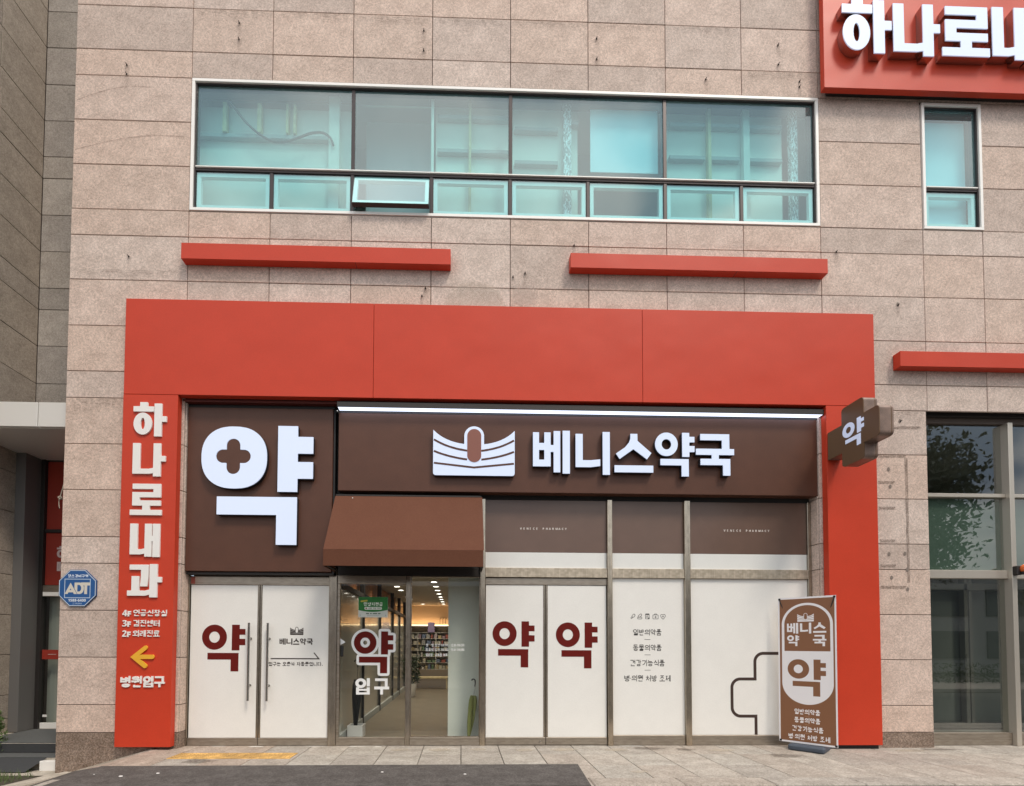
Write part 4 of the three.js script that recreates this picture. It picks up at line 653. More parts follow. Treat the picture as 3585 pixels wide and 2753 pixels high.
{ // awning over the sliding door
  const t = thing('fabric_awning', 'brown fabric awning with plain valance over the glass door', 'awning');
  const A = [-1.835, 3.635, -0.03], B2 = [0.30, 3.635, -0.03], C2 = [0.29, 2.745, 0.55], D2 = [-1.835, 2.745, 0.55], n = 14, q = [];
  const P = (u, v) => { const x = A[0] + (B2[0] - A[0]) * u, sag = Math.sin(u * Math.PI * 2) ** 2 * Math.sin(v * Math.PI) * 0.008; return [x, A[1] + (D2[1] - A[1]) * v - sag, A[2] + (D2[2] - A[2]) * v - sag]; };
  for (let i = 0; i < n; i++) for (let j = 0; j < n; j++) q.push([P(i / n, (j + 1) / n), P((i + 1) / n, (j + 1) / n), P((i + 1) / n, j / n), P(i / n, j / n)]);
  mesh('slope', uvBox(toCreasedNormals(fromQuads(q), 0.5)), M.awning, t);
  mesh('valance', bx(-1.836, 0.291, 2.523, 2.743, 0.545, 0.551, 0.002), M.valance, t);
  const side = (x) => fromQuads([[[x, 3.635, -0.03], [x, 2.743, 0.545], [x, 2.523, 0.545]], [[x, 3.635, -0.03], [x, 2.523, 0.545], [x, 2.523, -0.06]]]);
  mesh('side_panel', uvBox(side(-1.836)), M.awning, t); mesh('side_panel', uvBox(side(0.291)), M.awning, t);
  mesh('seam', bx(-0.79, -0.785, 2.53, 2.74, 0.5512, 0.5518, 0), M.awning, t);
  mesh('frame', merge([cyl(0.014, 0.014, 2.1, -0.77, 2.74, 0.53, 8, 'x'), cyl(0.014, 0.014, 2.1, -0.77, 3.61, -0.04, 8, 'x'), cyl(0.012, 0.012, 0.6, -1.82, 2.55, 0.25, 8, 'z'), cyl(0.012, 0.012, 0.6, 0.276, 2.55, 0.25, 8, 'z')]), M.darkTrim, t);
  mesh('head_flashing', bx(-1.83, 0.29, 3.636, 3.66, -0.16, -0.03), M.darkTrim, t); mesh('screw_head', cyl(0.008, 0.008, 0.006, -1.58, 3.6, 0.0, 10, 'z'), M.whitePaint, t);
}

// ------------------------------------------------------------------ shopfront: steel frame, doors, windows
const ZD = -0.2;
{
  const t = thing('shopfront_frame', 'brushed steel frame of posts and rails holding the shop glazing', 'frame');
  mesh('jamb_post', bx(-3.991, -3.972, 0, 2.484, -0.3, -0.17), M.steel, t);
  mesh('post', bx(-1.945, -1.832, 0, 2.5, -0.3, -0.165, 0.004), M.steel, t); mesh('post', bx(-0.82, -0.75, 0, 2.5, -0.3, -0.175, 0.004), M.steel, t); mesh('post', bx(0.277, 0.355, 0, 3.66, -0.3, -0.165, 0.004), M.champagne, t);
  mesh('post', bx(2.178, 2.252, 0, 3.66, -0.3, -0.15, 0.004), M.champagne, t); mesh('post', bx(3.345, 3.43, 0, 3.66, -0.3, -0.15, 0.004), M.champagne, t); mesh('post', bx(5.237, 5.29, 0, 3.66, -0.3, -0.17, 0.004), M.steel, t);
  for (const [a, b] of [[0.356, 2.177], [2.253, 3.344], [3.431, 5.236]]) mesh('transom_rail', bx(a, b, 2.49, 2.63, -0.3, -0.165, 0.003, a, 0), M.steelWorn, t);
  mesh('transom_rail', bx(-3.971, -1.946, 2.352, 2.47, -0.3, -0.185, 0.003), M.steelH, t);
  mesh('awning_header', bx(-1.83, 0.276, 2.5, 2.63, -0.3, -0.2, 0.003), M.darkTrim, t);
  mesh('upper_backing', bx(-3.99, 5.29, 3.66, 4.97, -0.32, -0.21, 0), M.dark, t);
  mesh('upper_backing', bx(-3.99, 0.276, 2.631, 3.659, -0.32, -0.21, 0), M.dark, t);
  mesh('threshold', bx(-3.97, 5.29, -0.04, 0.004, -0.32, -0.205, 0.002), M.steelRail, t);
}
function doorLeaf(parent, x0, x1, y0, y1, stileRight) {
  const leaf = mesh('door_leaf', bx(x0 + 0.006, x1 - 0.006, y0 + 0.115, y1, ZD - 0.012, ZD, 0.002, x0, 0), M.whiteFilm, parent);
  mesh('bottom_rail', bx(x0, x1, y0 + 0.004, y0 + 0.113, ZD - 0.03, ZD + 0.015, 0.004), M.steelRail, leaf);
  const s = stileRight ? x1 : x0; mesh('meeting_stile', bx(s - (stileRight ? 0.03 : 0), s + (stileRight ? 0 : 0.03), y0 + 0.114, y1 + 0.002, ZD - 0.02, ZD + 0.008, 0.003), M.steel, leaf);
  return leaf;
}
function pullHandle(leaf, x, y0, y1) { mesh('pull_handle', merge([cyl(0.017, 0.017, y1 - y0, x, (y0 + y1) / 2, ZD + 0.075, 16), cyl(0.011, 0.011, 0.07, x, y1 - 0.23, ZD + 0.036, 10, 'z'), cyl(0.011, 0.011, 0.07, x, y0 + 0.22, ZD + 0.036, 10, 'z'), cyl(0.018, 0.018, 0.006, x, y1 - 0.23, ZD + 0.004, 12, 'z'), cyl(0.018, 0.018, 0.006, x, y0 + 0.22, ZD + 0.004, 12, 'z')]), M.chrome, leaf); }
const yak = glyphShapes('약', 0.627, 0.684, 600);
const vinylYak = (parent, x, y) => plateLetter(parent, yak, x, y, ZD + 0.0005, 0.0015, M.redVinyl, 'vinyl_letter', 0);
const INK = '#33261f';
{
  const d = thing('double_door', 'white filmed double door with steel pull handles below the giant syllable', 'door');
  const a = doorLeaf(d, -3.968, -2.962, 0, 2.348, true), b = doorLeaf(d, -2.955, -1.948, 0, 2.348, false);
  pullHandle(a, -3.083, 0.66, 1.79); pullHandle(b, -2.812, 0.655, 1.788); vinylYak(a, -3.79, 1.079);
  printPlane('printed_lettering', b, -2.83, -2.02, 1.14, 1.75, ZD + 0.0015, 900, (c, w, h, r) => {
    const X = (x) => (x + 2.83) * r, Y = (y) => (1.75 - y) * r;
    c.fillStyle = c.strokeStyle = INK; emblem(c, X(-2.515), Y(1.735), 0.194 * r, 'body'); c.globalCompositeOperation = 'destination-out'; emblem(c, X(-2.515), Y(1.735), 0.194 * r, 'lines'); c.lineWidth = 1; emblem(c, X(-2.515), Y(1.735), 0.194 * r, 'capsule'); c.globalCompositeOperation = 'source-over';
    write(c, '베니스약국', X(-2.672), X(-2.176), Y(1.568), 0.098 * r, 0.165, INK);
    c.lineWidth = 0.016 * r; c.lineCap = 'round'; c.lineJoin = 'miter'; c.miterLimit = 12; c.strokeStyle = INK; c.beginPath(); c.moveTo(X(-2.785), Y(1.268)); c.lineTo(X(-2.09), Y(1.268)); c.lineTo(X(-2.16), Y(1.352)); c.stroke();
    write(c, '입구는 오른쪽 자동문입니다.', X(-2.825), X(-2.03), Y(1.222), 0.062 * r, 0.14, INK);
  });
  mesh('warning_sticker', bx(-3.96, -3.9, 2.36, 2.46, -0.184, -0.183, 0), std({ color: lin(0.3, 0.06, 0.04), roughness: 0.6 }), d);
}
{
  const d = thing('double_door', 'white filmed double door carrying a red syllable on each leaf, no handles', 'door');
  mesh('header_rail', bx(0.358, 2.175, 2.38, 2.478, ZD - 0.04, ZD + 0.01, 0.003), M.steelRail, d);
  const a = doorLeaf(d, 0.36, 1.252, 0.006, 2.374, true), b = doorLeaf(d, 1.258, 2.174, 0.006, 2.374, false);
  vinylYak(a, 0.466, 1.15); vinylYak(b, 1.411, 1.137);
  for (const x of [1.17, 1.34]) mesh('floor_lock', cyl(0.014, 0.014, 0.006, x, 0.06, ZD + 0.018, 14, 'z'), M.chrome, d);
}
function displayWindow(x0, x1, label) {
  const t = thing('display_window', label, 'window'); mesh('filmed_pane', bx(x0, x1, 0.152, 2.488, ZD - 0.012, ZD, 0.002, x0, 0), M.whiteFilm, t); mesh('sill_rail', bx(x0, x1, 0.005, 0.15, ZD - 0.04, ZD + 0.02, 0.004), M.steelRail, t); return t;
}
{
  const t = displayWindow(2.254, 3.343, 'white filmed shop window with small icons and four lines of grey text');
  printPlane('printed_lettering', t, 2.4, 3.16, 0.9, 2.0, ZD + 0.0015, 900, (c, w, h, r) => {
    const X = (x) => (x - 2.4) * r, Y = (y) => (2.0 - y) * r, col = '#3a3836';
    const rows = [['일반의약품', 2.565, 3.004, 1.728, 0.097], ['동물의약품', 2.565, 3.004, 1.497, 0.097], ['건강기능식품', 2.517, 3.048, 1.271, 0.1], ['병·의원 처방 조제', 2.427, 3.138, 1.041, 0.097]];
    for (const [s, a, b, y, k] of rows) write(c, s, X(a), X(b), Y(y), k * r, 0.105, col);
    c.fillStyle = col; for (const y of [1.575, 1.345, 1.117]) c.fillRect(X(2.742), Y(y), 0.09 * r, 0.006 * r);
    c.strokeStyle = col; c.lineWidth = 0.0065 * r; c.lineJoin = 'round'; const yc = Y(1.917), u = 0.04 * r;
    let x = X(2.57); c.save(); c.translate(x, yc); c.rotate(-0.85); c.beginPath(); c.roundRect(-u * 0.3, -u * 0.42, u * 1.3, u * 0.84, u * 0.4); c.stroke(); c.beginPath(); c.roundRect(-u, -u * 0.22, u * 0.7, u * 0.44, u * 0.15); c.stroke(); c.restore();
    x = X(2.673); c.save(); c.translate(x + u * 0.1, yc - u * 0.3); c.rotate(-0.7); c.beginPath(); c.roundRect(-u * 0.8, -u * 0.36, u * 1.6, u * 0.72, u * 0.36); c.stroke(); c.restore(); c.beginPath(); c.roundRect(x - u * 0.85, yc + u * 0.25, u * 1.7, u * 0.7, u * 0.35); c.stroke();
    x = X(2.79); c.beginPath(); c.roundRect(x - u * 0.75, yc - u, u * 1.4, u * 1.9, u * 0.15); c.stroke(); c.fillRect(x - u * 0.75, yc - u, u * 1.4, u * 0.4); for (const k of [-0.3, 0, 0.3]) c.fillRect(x - u * 0.5, yc + k * u, u * 0.8, u * 0.1); c.beginPath(); c.arc(x + u * 0.5, yc + u * 0.7, u * 0.3, 0, 7); c.fill();
    x = X(2.912); c.beginPath(); c.roundRect(x - u, yc - u * 0.6, u * 2, u * 1.5, u * 0.2); c.stroke(); c.beginPath(); c.roundRect(x - u * 0.4, yc - u * 0.95, u * 0.8, u * 0.35, u * 0.1); c.stroke(); c.fillRect(x - u * 0.1, yc - u * 0.2, u * 0.2, u * 0.8); c.fillRect(x - u * 0.4, yc + u * 0.1, u * 0.8, u * 0.2);
    x = X(3.025); c.beginPath(); c.moveTo(x, yc + u); c.bezierCurveTo(x - u * 1.4, yc, x - u * 0.9, yc - u * 1.3, x, yc - u * 0.6); c.bezierCurveTo(x + u * 0.9, yc - u * 1.3, x + u * 1.4, yc, x, yc + u); c.stroke(); c.fillRect(x - u * 0.09, yc - u * 0.35, u * 0.18, u * 0.7); c.fillRect(x - u * 0.35, yc - u * 0.09, u * 0.7, u * 0.18);
  });
  const b = displayWindow(3.432, 5.235, 'white filmed shop window with a brown outlined cross behind the banner');
  const cross = shapesOf((c) => { const r = 500, X = (x) => (x - 4.0) * r, Y = (y) => (1.42 - y) * r; c.lineWidth = 0.044 * r; c.lineJoin = 'miter'; c.lineCap = 'butt'; c.beginPath(); c.moveTo(X(4.42), Y(0.156)); c.lineTo(X(4.42), Y(0.43)); c.arcTo(X(4.06), Y(0.43), X(4.06), Y(0.7), 0.13 * r); c.arcTo(X(4.06), Y(0.985), X(4.42), Y(0.985), 0.13 * r); c.lineTo(X(4.415), Y(0.985)); c.stroke(); c.beginPath(); c.moveTo(X(4.415), Y(0.963)); c.arcTo(X(4.415), Y(1.37), X(4.9), Y(1.37), 0.13 * r); c.lineTo(X(5.1), Y(1.37)); c.stroke(); }, 600, 635, 1 / 500);
  plateLetter(b, cross, 4.0, 0.15, ZD + 0.0005, 0.0015, std({ color: lin(0.05, 0.028, 0.022), roughness: 0.5 }), 'cross_outline', 0);
}
for (const [x0, x1, txt, l] of [[0.357, 2.176, 1, 'brown and white filmed fanlight above the handleless double door'], [2.254, 3.343, 0, 'narrow brown and white filmed fanlight without lettering'], [3.432, 5.235, 1, 'brown and white filmed fanlight beside the red column']]) {
  const t = thing('fanlight', l, 'window'); mesh('brown_film_pane', bx(x0, x1, 2.868, 3.655, ZD - 0.012, ZD, 0.002, x0, 1), M.brownFilm, t); mesh('white_film_pane', bx(x0, x1, 2.632, 2.866, ZD - 0.012, ZD, 0.002, x0, 2), M.whiteBand, t);
  if (txt) { const c0 = x0 < 1 ? 1.22 : 4.31; printPlane('printed_lettering', t, c0 - 0.36, c0 + 0.36, 3.19, 3.26, ZD + 0.0015, 900, (c, w, h) => { c.font = 'bold ' + h * 0.62 + 'px sans-serif'; c.fillStyle = '#e8ded6'; c.textBaseline = 'middle'; const s = 'VENICE PHARMACY', n = s.length; [...s].forEach((k, i) => c.fillText(k, 12 + i * (w - 40) / (n - 1), h / 2)); }); }
}
{ // automatic sliding door and the fixed light beside it
  const t = thing('sliding_door', 'automatic glass sliding door marked with a red syllable outlined in white', 'door');
  mesh('door_frame', merge([bx(-1.83, -0.822, 2.38, 2.498, -0.26, -0.19), bx(-1.83, -1.79, 0.005, 2.38, -0.26, -0.19), bx(-1.79, -0.822, 0.005, 0.12, -0.26, -0.19)]), M.steelH, t);
  const g = pane(t, -1.79, -0.822, 0.12, 2.38, -0.225, M.glass, 'glass_pane');
  const S = 520, w = 0.68, h = 0.72, W = Math.round(w * S), H = Math.round(h * S);
  const outline = shapesOf((c) => { c.lineJoin = 'round'; c.lineWidth = 0.075 * S; const x0 = 0.05 * S, y0 = 0.05 * S, x1 = (w - 0.05) * S, y1 = (h - 0.05) * S; heavyGlyph(c, '약', x0, y0, x1, y1); const gg = HEAVY['약'], kx = (x1 - x0) / 279, ky = (y1 - y0) / 301; for (const s of gg.s) { c.beginPath(); if (s[0] === 'r') c.rect(x0 + (s[1] - 198) * kx, y0 + (s[2] - 641) * ky, (s[3] - s[1]) * kx, (s[4] - s[2]) * ky); else c.ellipse(x0 + (s[1] - 198) * kx, y0 + (s[2] - 641) * ky, s[3] * kx, s[4] * ky, 0, 0, 7); c.stroke(); } c.beginPath(); c.ellipse(x0 + 80 * kx, y0 + 81 * ky, 26 * kx, 27 * ky, 0, 0, 7); c.lineWidth = 0.05 * S; c.stroke(); }, W, H, 1 / S);
  const wv = plateLetter(t, outline, -1.635, 1.005, -0.2235, 0.001, M.whiteVinyl, 'white_vinyl_outline', 0);
  plateLetter(t, glyphShapes('약', w - 0.1, h - 0.1, 520), -1.585, 1.055, -0.2222, 0.001, M.redVinyl, 'red_vinyl_letter', 0);
  plateLetter(t, glyphShapes('입', 0.215, 0.24, 700), -1.56, 0.742, -0.2235, 0.001, M.whiteVinyl, 'white_vinyl_letter', 0); plateLetter(t, glyphShapes('구', 0.22, 0.24, 700), -1.28, 0.742, -0.2235, 0.001, M.whiteVinyl, 'white_vinyl_letter', 0);
  const tri = new THREE.Shape([new THREE.Vector2(0, 0), new THREE.Vector2(0.075, 0.045), new THREE.Vector2(0, 0.1)]); plateLetter(t, [tri], -1.785, 1.47, -0.2235, 0.001, M.whiteVinyl, 'arrow_sticker', 0);
  mesh('touch_switch', bx(-1.782, -1.735, 1.3, 1.46, -0.224, -0.205, 0.008), M.black, t);
  const p = one('notice_poster', bx(-1.525, -1.09, 1.883, 2.187, -0.2235, -0.2225, 0), std({ color: 0xffffff, roughness: 0.4 }), 'green and white notice poster stuck on the glass sliding door', 'poster');
  p.material = M.whiteVinyl;
  printPlane('poster_print', p, -1.524, -1.091, 1.884, 2.186, -0.2218, 1200, (c, w, h) => {
    c.fillStyle = '#d7dcd4'; c.fillRect(0, 0, w, h); c.fillStyle = '#1d7a2c'; c.beginPath(); c.moveTo(0, 0); c.lineTo(w, 0); c.lineTo(w, h * 0.63); c.quadraticCurveTo(w / 2, h * 0.83, 0, h * 0.65); c.closePath(); c.fill();
    write(c, '민생지원금', w * 0.17, w * 0.83, h * 0.26, h * 0.19, 0.16, '#eef4e8');
    c.fillStyle = '#e4eadf'; c.beginPath(); c.roundRect(w * 0.2, h * 0.49, w * 0.6, h * 0.14, h * 0.07); c.fill(); c.fillStyle = '#8c1f1a'; c.fillRect(w * 0.235, h * 0.545, w * 0.06, h * 0.03); c.fillRect(w * 0.255, h * 0.518, w * 0.02, h * 0.085); write(c, '사용 가능 약국', w * 0.33, w * 0.76, h * 0.515, h * 0.085, 0.11, '#4a5a48');
    c.save(); c.translate(w * 0.19, h * 0.2); c.rotate(-0.12); c.fillStyle = '#c9bd4a'; c.beginPath(); c.roundRect(-w * 0.12, -h * 0.04, w * 0.24, h * 0.08, h * 0.04); c.fill(); c.restore();
    c.fillStyle = '#3c5a44'; for (const [a, b] of [[0.26, 0.36], [0.4, 0.45], [0.49, 0.64], [0.67, 0.75]]) c.fillRect(w * a, h * 0.795, w * (b - a), h * 0.045); c.fillStyle = '#9aa39a'; c.fillRect(w * 0.28, h * 0.885, w * 0.44, h * 0.012); c.fillRect(w * 0.3, h * 0.915, w * 0.4, h * 0.01);
    c.fillStyle = '#a9b2ad'; for (const x of [0.06, 0.93]) { c.beginPath(); c.arc(w * x, h * 0.9, h * 0.03, 0, 7); c.fill(); }
  });
  const f = thing('fixed_shop_glazing', 'fixed clear glass panel printed with opening hours', 'window');
  mesh('sill_rail', bx(-0.748, 0.276, 0.005, 0.12, -0.28, -0.18, 0.003), M.steelRail, f); mesh('bead', merge(frameRect(-0.748, 0.276, 0.121, 2.498, 0.012, -0.235, -0.205)), M.steel, f);
  pane(f, -0.738, 0.266, 0.13, 2.49, -0.22, M.glass, 'glass_pane');
  printPlane('opening_hours', f, -0.56, 0.08, 1.28, 1.53, -0.2185, 1100, (c, w, h, r) => { const X = (x) => (x + 0.56) * r, Y = (y) => (1.53 - y) * r, k = 0.045 * r, s = '#e9e9e6'; write(c, '평   일 오전 08:00 · 오후 06:30', X(-0.527), X(0.048), Y(1.498), k, 0.2, s); write(c, '토요일 오전 08:00 · 오후 04:00', X(-0.527), X(0.048), Y(1.43), k, 0.2, s); write(c, '일요일 · 공휴일 휴무', X(-0.527), X(-0.2), Y(1.353), k, 0.2, s); });
}

// ------------------------------------------------------------------ inside the pharmacy
{
  const floorTex = tintTex(601, [128, 119, 106], 0.06, 0.08), R = [-3.9, 3.2, 0.0, 2.85, -10.3, -0.33];
  struct('shop_floor', bx(R[0], R[1], -0.05, -0.002, R[4], R[5], 0), phy({ map: floorTex, roughness: 0.3 }), 'glossy beige floor inside the pharmacy', 'floor');
  struct('shop_ceiling', bx(R[0], R[1], R[3], R[3] + 0.1, R[4], R[5], 0), std({ color: lin(0.42, 0.38, 0.33), roughness: 0.8 }), 'ceiling inside the pharmacy with round downlights', 'ceiling');
  struct('shop_wall', merge([bx(R[0], R[1], 0, R[3], R[4] - 0.1, R[4], 0), bx(R[0] - 0.1, R[0], 0, R[3], R[4], R[5], 0), bx(R[1], R[1] + 0.1, 0, R[3], R[4], R[5], 0), bx(-3.9, 5.3, 2.5, 3.7, -0.36, -0.325, 0), bx(0.36, 5.3, -0.05, 2.5, -0.36, -0.325, 0), bx(-3.98, -1.84, -0.05, 2.5, -0.36, -0.325, 0)]), std({ color: lin(0.5, 0.42, 0.33), roughness: 0.85 }), 'warm beige walls inside the pharmacy', 'wall');
  const p = thing('glass_partition', 'long glossy partition with dark posts running back into the shop', 'partition'), gl = phy({ color: lin(0.44, 0.43, 0.38), roughness: 0.22, clearcoat: 0.8, clearcoatRoughness: 0.05 });
  const zs = [-0.42, -2.1, -3.95, -6.0, -7.4, -8.8]; for (let i = 0; i + 1 < zs.length; i++) { mesh('panel', bx(-1.87, -1.84, 0.12, 2.34, zs[i + 1] + 0.03, zs[i] - 0.03, 0), gl, p); mesh('post', bx(-1.89, -1.8, 0, 2.85, zs[i + 1] - 0.03, zs[i + 1] + 0.03), M.black, p); }
  mesh('top_rail', bx(-1.89, -1.8, 2.34, 2.42, -8.8, -0.4), M.black, p); mesh('skirting', bx(-1.88, -1.81, 0, 0.12, -8.8, -0.4), M.shelfGrey, p);
  one('wood_bulkhead', bx(-3.85, -1.95, 2.44, 2.84, -7.4, -0.6, 0), std({ map: tintTex(611, [150, 96, 52], 0.2, 0.2), roughness: 0.6 }), 'warm wooden bulkhead above the glossy partition', 'bulkhead');
  one('white_partition_board', bx(-0.205, 0.9, 0, 2.84, -0.66, -0.63), phy({ map: whiteTex, color: lin(0.86, 0.9, 0.86), roughness: 0.3 }), 'tall white board standing behind the fixed shop glazing', 'partition');
  const warm = std({ color: 0xffffff, emissive: lin(1, 0.86, 0.62), emissiveIntensity: 5 }), cool = std({ color: 0xffffff, emissive: lin(1, 0.95, 0.85), emissiveIntensity: 6 });
  const spots = [[-0.6, -1.9], [-0.6, -2.75], [-0.6, -3.57], [-0.6, -4.4], [-0.6, -5.2], [-0.6, -6.05], [-0.6, -6.9], [-0.6, -7.65], [-0.6, -8.46], [-0.6, -9.35], [-1.5, -1.9], [-1.5, -3.5], [-1.52, -4.44], [-1.52, -5.22], [-1.54, -6.92], [-1.54, -7.65], [-1.3, -9.42]];
  for (const [x, z] of spots) {
    const t = thing('ceiling_downlight', x > -1 ? 'small round downlight in the ceiling row above the shop aisle' : 'small round downlight in the ceiling row beside the glossy partition', 'lamp', 'pharmacy downlights', [x, 2.85, z]);
    mesh('lamp_rim', new THREE.TorusGeometry(0.075, 0.008, 6, 24).rotateX(Math.PI / 2).translate(0, -0.004, 0), M.whitePaint, t); mesh('lamp_disc', new THREE.CircleGeometry(0.07, 24).rotateX(Math.PI / 2).translate(0, -0.003, 0), cool, t);
    const l = new THREE.SpotLight(0xfff0d8, 1.7, 0, 1.2, 0.8); l.position.set(0, -0.03, 0); l.target.position.set(0, -2, 0); l.castShadow = true; l.shadow.radius = 3; t.add(l, l.target);
  }
  const sh = thing('medicine_shelving', 'white shelving stocked with medicine at the back of the shop', 'shelving'), white = std({ color: lin(0.6, 0.58, 0.54), roughness: 0.6 });
  mesh('back', bx(-3.0, 1.0, 0.6, 1.9, -10.28, -10.26, 0), white, sh); for (const y of [0.62, 0.85, 1.06, 1.27, 1.48, 1.69, 1.9]) mesh('shelf', bx(-3, 1, y - 0.012, y, -10.26, -9.98, 0), white, sh); for (const x of [-3, -2.15, -1.51, -0.88, -0.25, 0.4, 1]) mesh('upright', bx(x - 0.012, x + 0.012, 0.6, 1.9, -10.26, -9.975, 0), white, sh);
  mesh('cabinet', bx(-3, 1, 0, 0.6, -10.28, -9.95), std({ color: lin(0.3, 0.25, 0.2), roughness: 0.6 }), sh);
  const r = rng(620), cols = [[0.6, 0.58, 0.55], [0.34, 0.1, 0.08], [0.14, 0.18, 0.28], [0.16, 0.24, 0.15], [0.42, 0.34, 0.2], [0.3, 0.22, 0.26], [0.3, 0.3, 0.3], [0.5, 0.48, 0.4]].map((c) => std({ color: lin(...c), roughness: 0.5 }));
  const hues = ['white', 'dark red', 'navy', 'green', 'tan', 'mauve', 'grey', 'cream']; let ci = 0;
  for (const [y, lev] of [[0.62, 'lowest shelf'], [0.85, 'second lowest shelf'], [1.06, 'third lowest shelf'], [1.27, 'third highest shelf'], [1.48, 'second highest shelf'], [1.69, 'highest shelf']]) { let x = -1.95; while (x < -0.28) { const w = 0.05 + r() * 0.1, h = 0.07 + r() * 0.1; one('medicine_packet', bx(x, x + w, y + 0.001, y + h, -10.12 - r() * 0.06, -10.0, 0.002), cols[ci = (r() * 8) | 0], hues[ci] + ' medicine packet on the ' + lev + ' of the white shelving', 'packet', 'medicine packets on the shelves'); x += w + 0.012 + r() * 0.05; } }
  const cv = thing('cove_light', 'warm glowing cove strip above the medicine shelving', 'lamp'); mesh('strip', bx(-2.6, 0.8, 2.15, 2.17, -10.2, -10.1, 0), std({ color: 0xffffff, emissive: lin(1, 0.68, 0.34), emissiveIntensity: 4 }), cv); const ra = new THREE.RectAreaLight(0xffb066, 6, 3.4, 0.1); ra.position.set(-0.9, 2.18, -10.14); ra.rotation.x = Math.PI / 2; cv.add(ra); mesh('ledge', bx(-3, 1, 2.1, 2.148, -10.28, -9.98), white, cv);
  for (const x of [-0.76, -0.66, -0.56, -0.46]) one('wall_hook', merge([bx(x, x + 0.05, 2.4, 2.42, -10.29, -10.2, 0), bx(x, x + 0.015, 2.2, 2.4, -10.22, -10.2, 0)]), M.darkTrim, 'small dark lettering piece standing over the cove light', 'ornament', 'dark pieces on the back wall');
  one('product_display', bx(-1.17, -0.93, 1.9, 2.25, -10.1, -9.95, 0.01), std({ color: lin(0.25, 0.2, 0.34), roughness: 0.5 }), 'purple display box on top of the medicine shelving', 'box');
  const ct = thing('wooden_bench', 'low wooden bench in front of the medicine shelving', 'bench'); mesh('seat', bx(-1.65, -0.4, 0.34, 0.4, -9.6, -9.2, 0.01), M.wood, ct); for (const x of [-1.6, -0.5]) mesh('leg', bx(x, x + 0.06, 0, 0.34, -9.55, -9.25, 0.005), M.wood, ct);
  const pl = thing('potted_plant', 'dark leafy pot plant beside the partition deep in the shop', 'plant', null, [-1.42, 0, -6.9]); mesh('pot', new THREE.LatheGeometry([[0, 0], [0.13, 0], [0.17, 0.36], [0.15, 0.36], [0.14, 0.33], [0, 0.33]].map(([a, b]) => new THREE.Vector2(a, b)), 24), M.whitePaint, pl); mesh('foliage', leafCloud(500, 630, (q) => { const a = q() * 6.28, k = Math.sqrt(q()) * 0.26, y = q(); return [Math.cos(a) * k, 0.4 + y * 0.75, Math.sin(a) * k]; }, 0.07), leafMat(0.035, 0.06, 0.025), pl); mesh('stem', cyl(0.02, 0.012, 0.7, 0, 0.65, 0, 8), std({ color: lin(0.08, 0.06, 0.04), roughness: 1 }), pl);
  const st = thing('umbrella_bin', 'square white umbrella bin just inside the sliding door', 'bin'); mesh('body', merge([bx(-1.79, -1.55, 0.003, 0.02, -0.98, -0.74), bx(-1.79, -1.55, 0.02, 0.2, -0.76, -0.74), bx(-1.79, -1.55, 0.02, 0.2, -0.98, -0.96), bx(-1.79, -1.77, 0.02, 0.2, -0.96, -0.76), bx(-1.57, -1.55, 0.02, 0.2, -0.96, -0.76)]), M.whitePaint, st);
  const furled = (name, label, base, top, cloth, len, rMax) => {
    const u = thing(name, label, 'umbrella'), dir = new THREE.Vector3(...top).sub(new THREE.Vector3(...base)), L = dir.length(); u.position.set(...base); u.quaternion.setFromUnitVectors(new THREE.Vector3(0, 1, 0), dir.normalize());
    const n = 12, q = [], R2 = (v) => rMax * (0.18 + 0.82 * Math.sin(Math.min(1, v * 1.08) * Math.PI * 0.62)) * (v > 0.92 ? 0.75 : 1), P = (i, v) => { const a = i / n * 6.2832 + v * 0.9, k = R2(v) * (1 + 0.22 * Math.cos(i * Math.PI)); return [Math.cos(a) * k, 0.03 + v * len, Math.sin(a) * k]; };
    for (let i = 0; i < n; i++) for (let j = 0; j < 10; j++) q.push([P(i, (j + 1) / 10), P(i + 1, (j + 1) / 10), P(i + 1, j / 10), P(i, j / 10)]);
    mesh('furled_cloth', fromQuads(q), cloth, u); mesh('shaft', cyl(0.005, 0.005, L, 0, L / 2, 0, 8), M.chrome, u); mesh('handle', tube([[0, L - 0.09, 0], [0, L - 0.02, 0], [-0.015, L + 0.02, 0], [-0.045, L + 0.025, 0], [-0.06, L, 0]], 0.009, 16, 8), M.black, u);
  };
  furled('black_umbrella', 'black furled umbrella standing in the white bin', [-1.69, 0.025, -0.86], [-1.665, 1.2, -0.9], std({ color: lin(0.012, 0.012, 0.013), roughness: 0.8 }), 0.86, 0.06);
  furled('green_umbrella', 'olive green furled umbrella leaning behind the fixed glazing', [0.11, 0.01, -0.36], [0.225, 0.92, -0.57], std({ color: lin(0.2, 0.21, 0.06), roughness: 0.75 }), 0.68, 0.055);
}

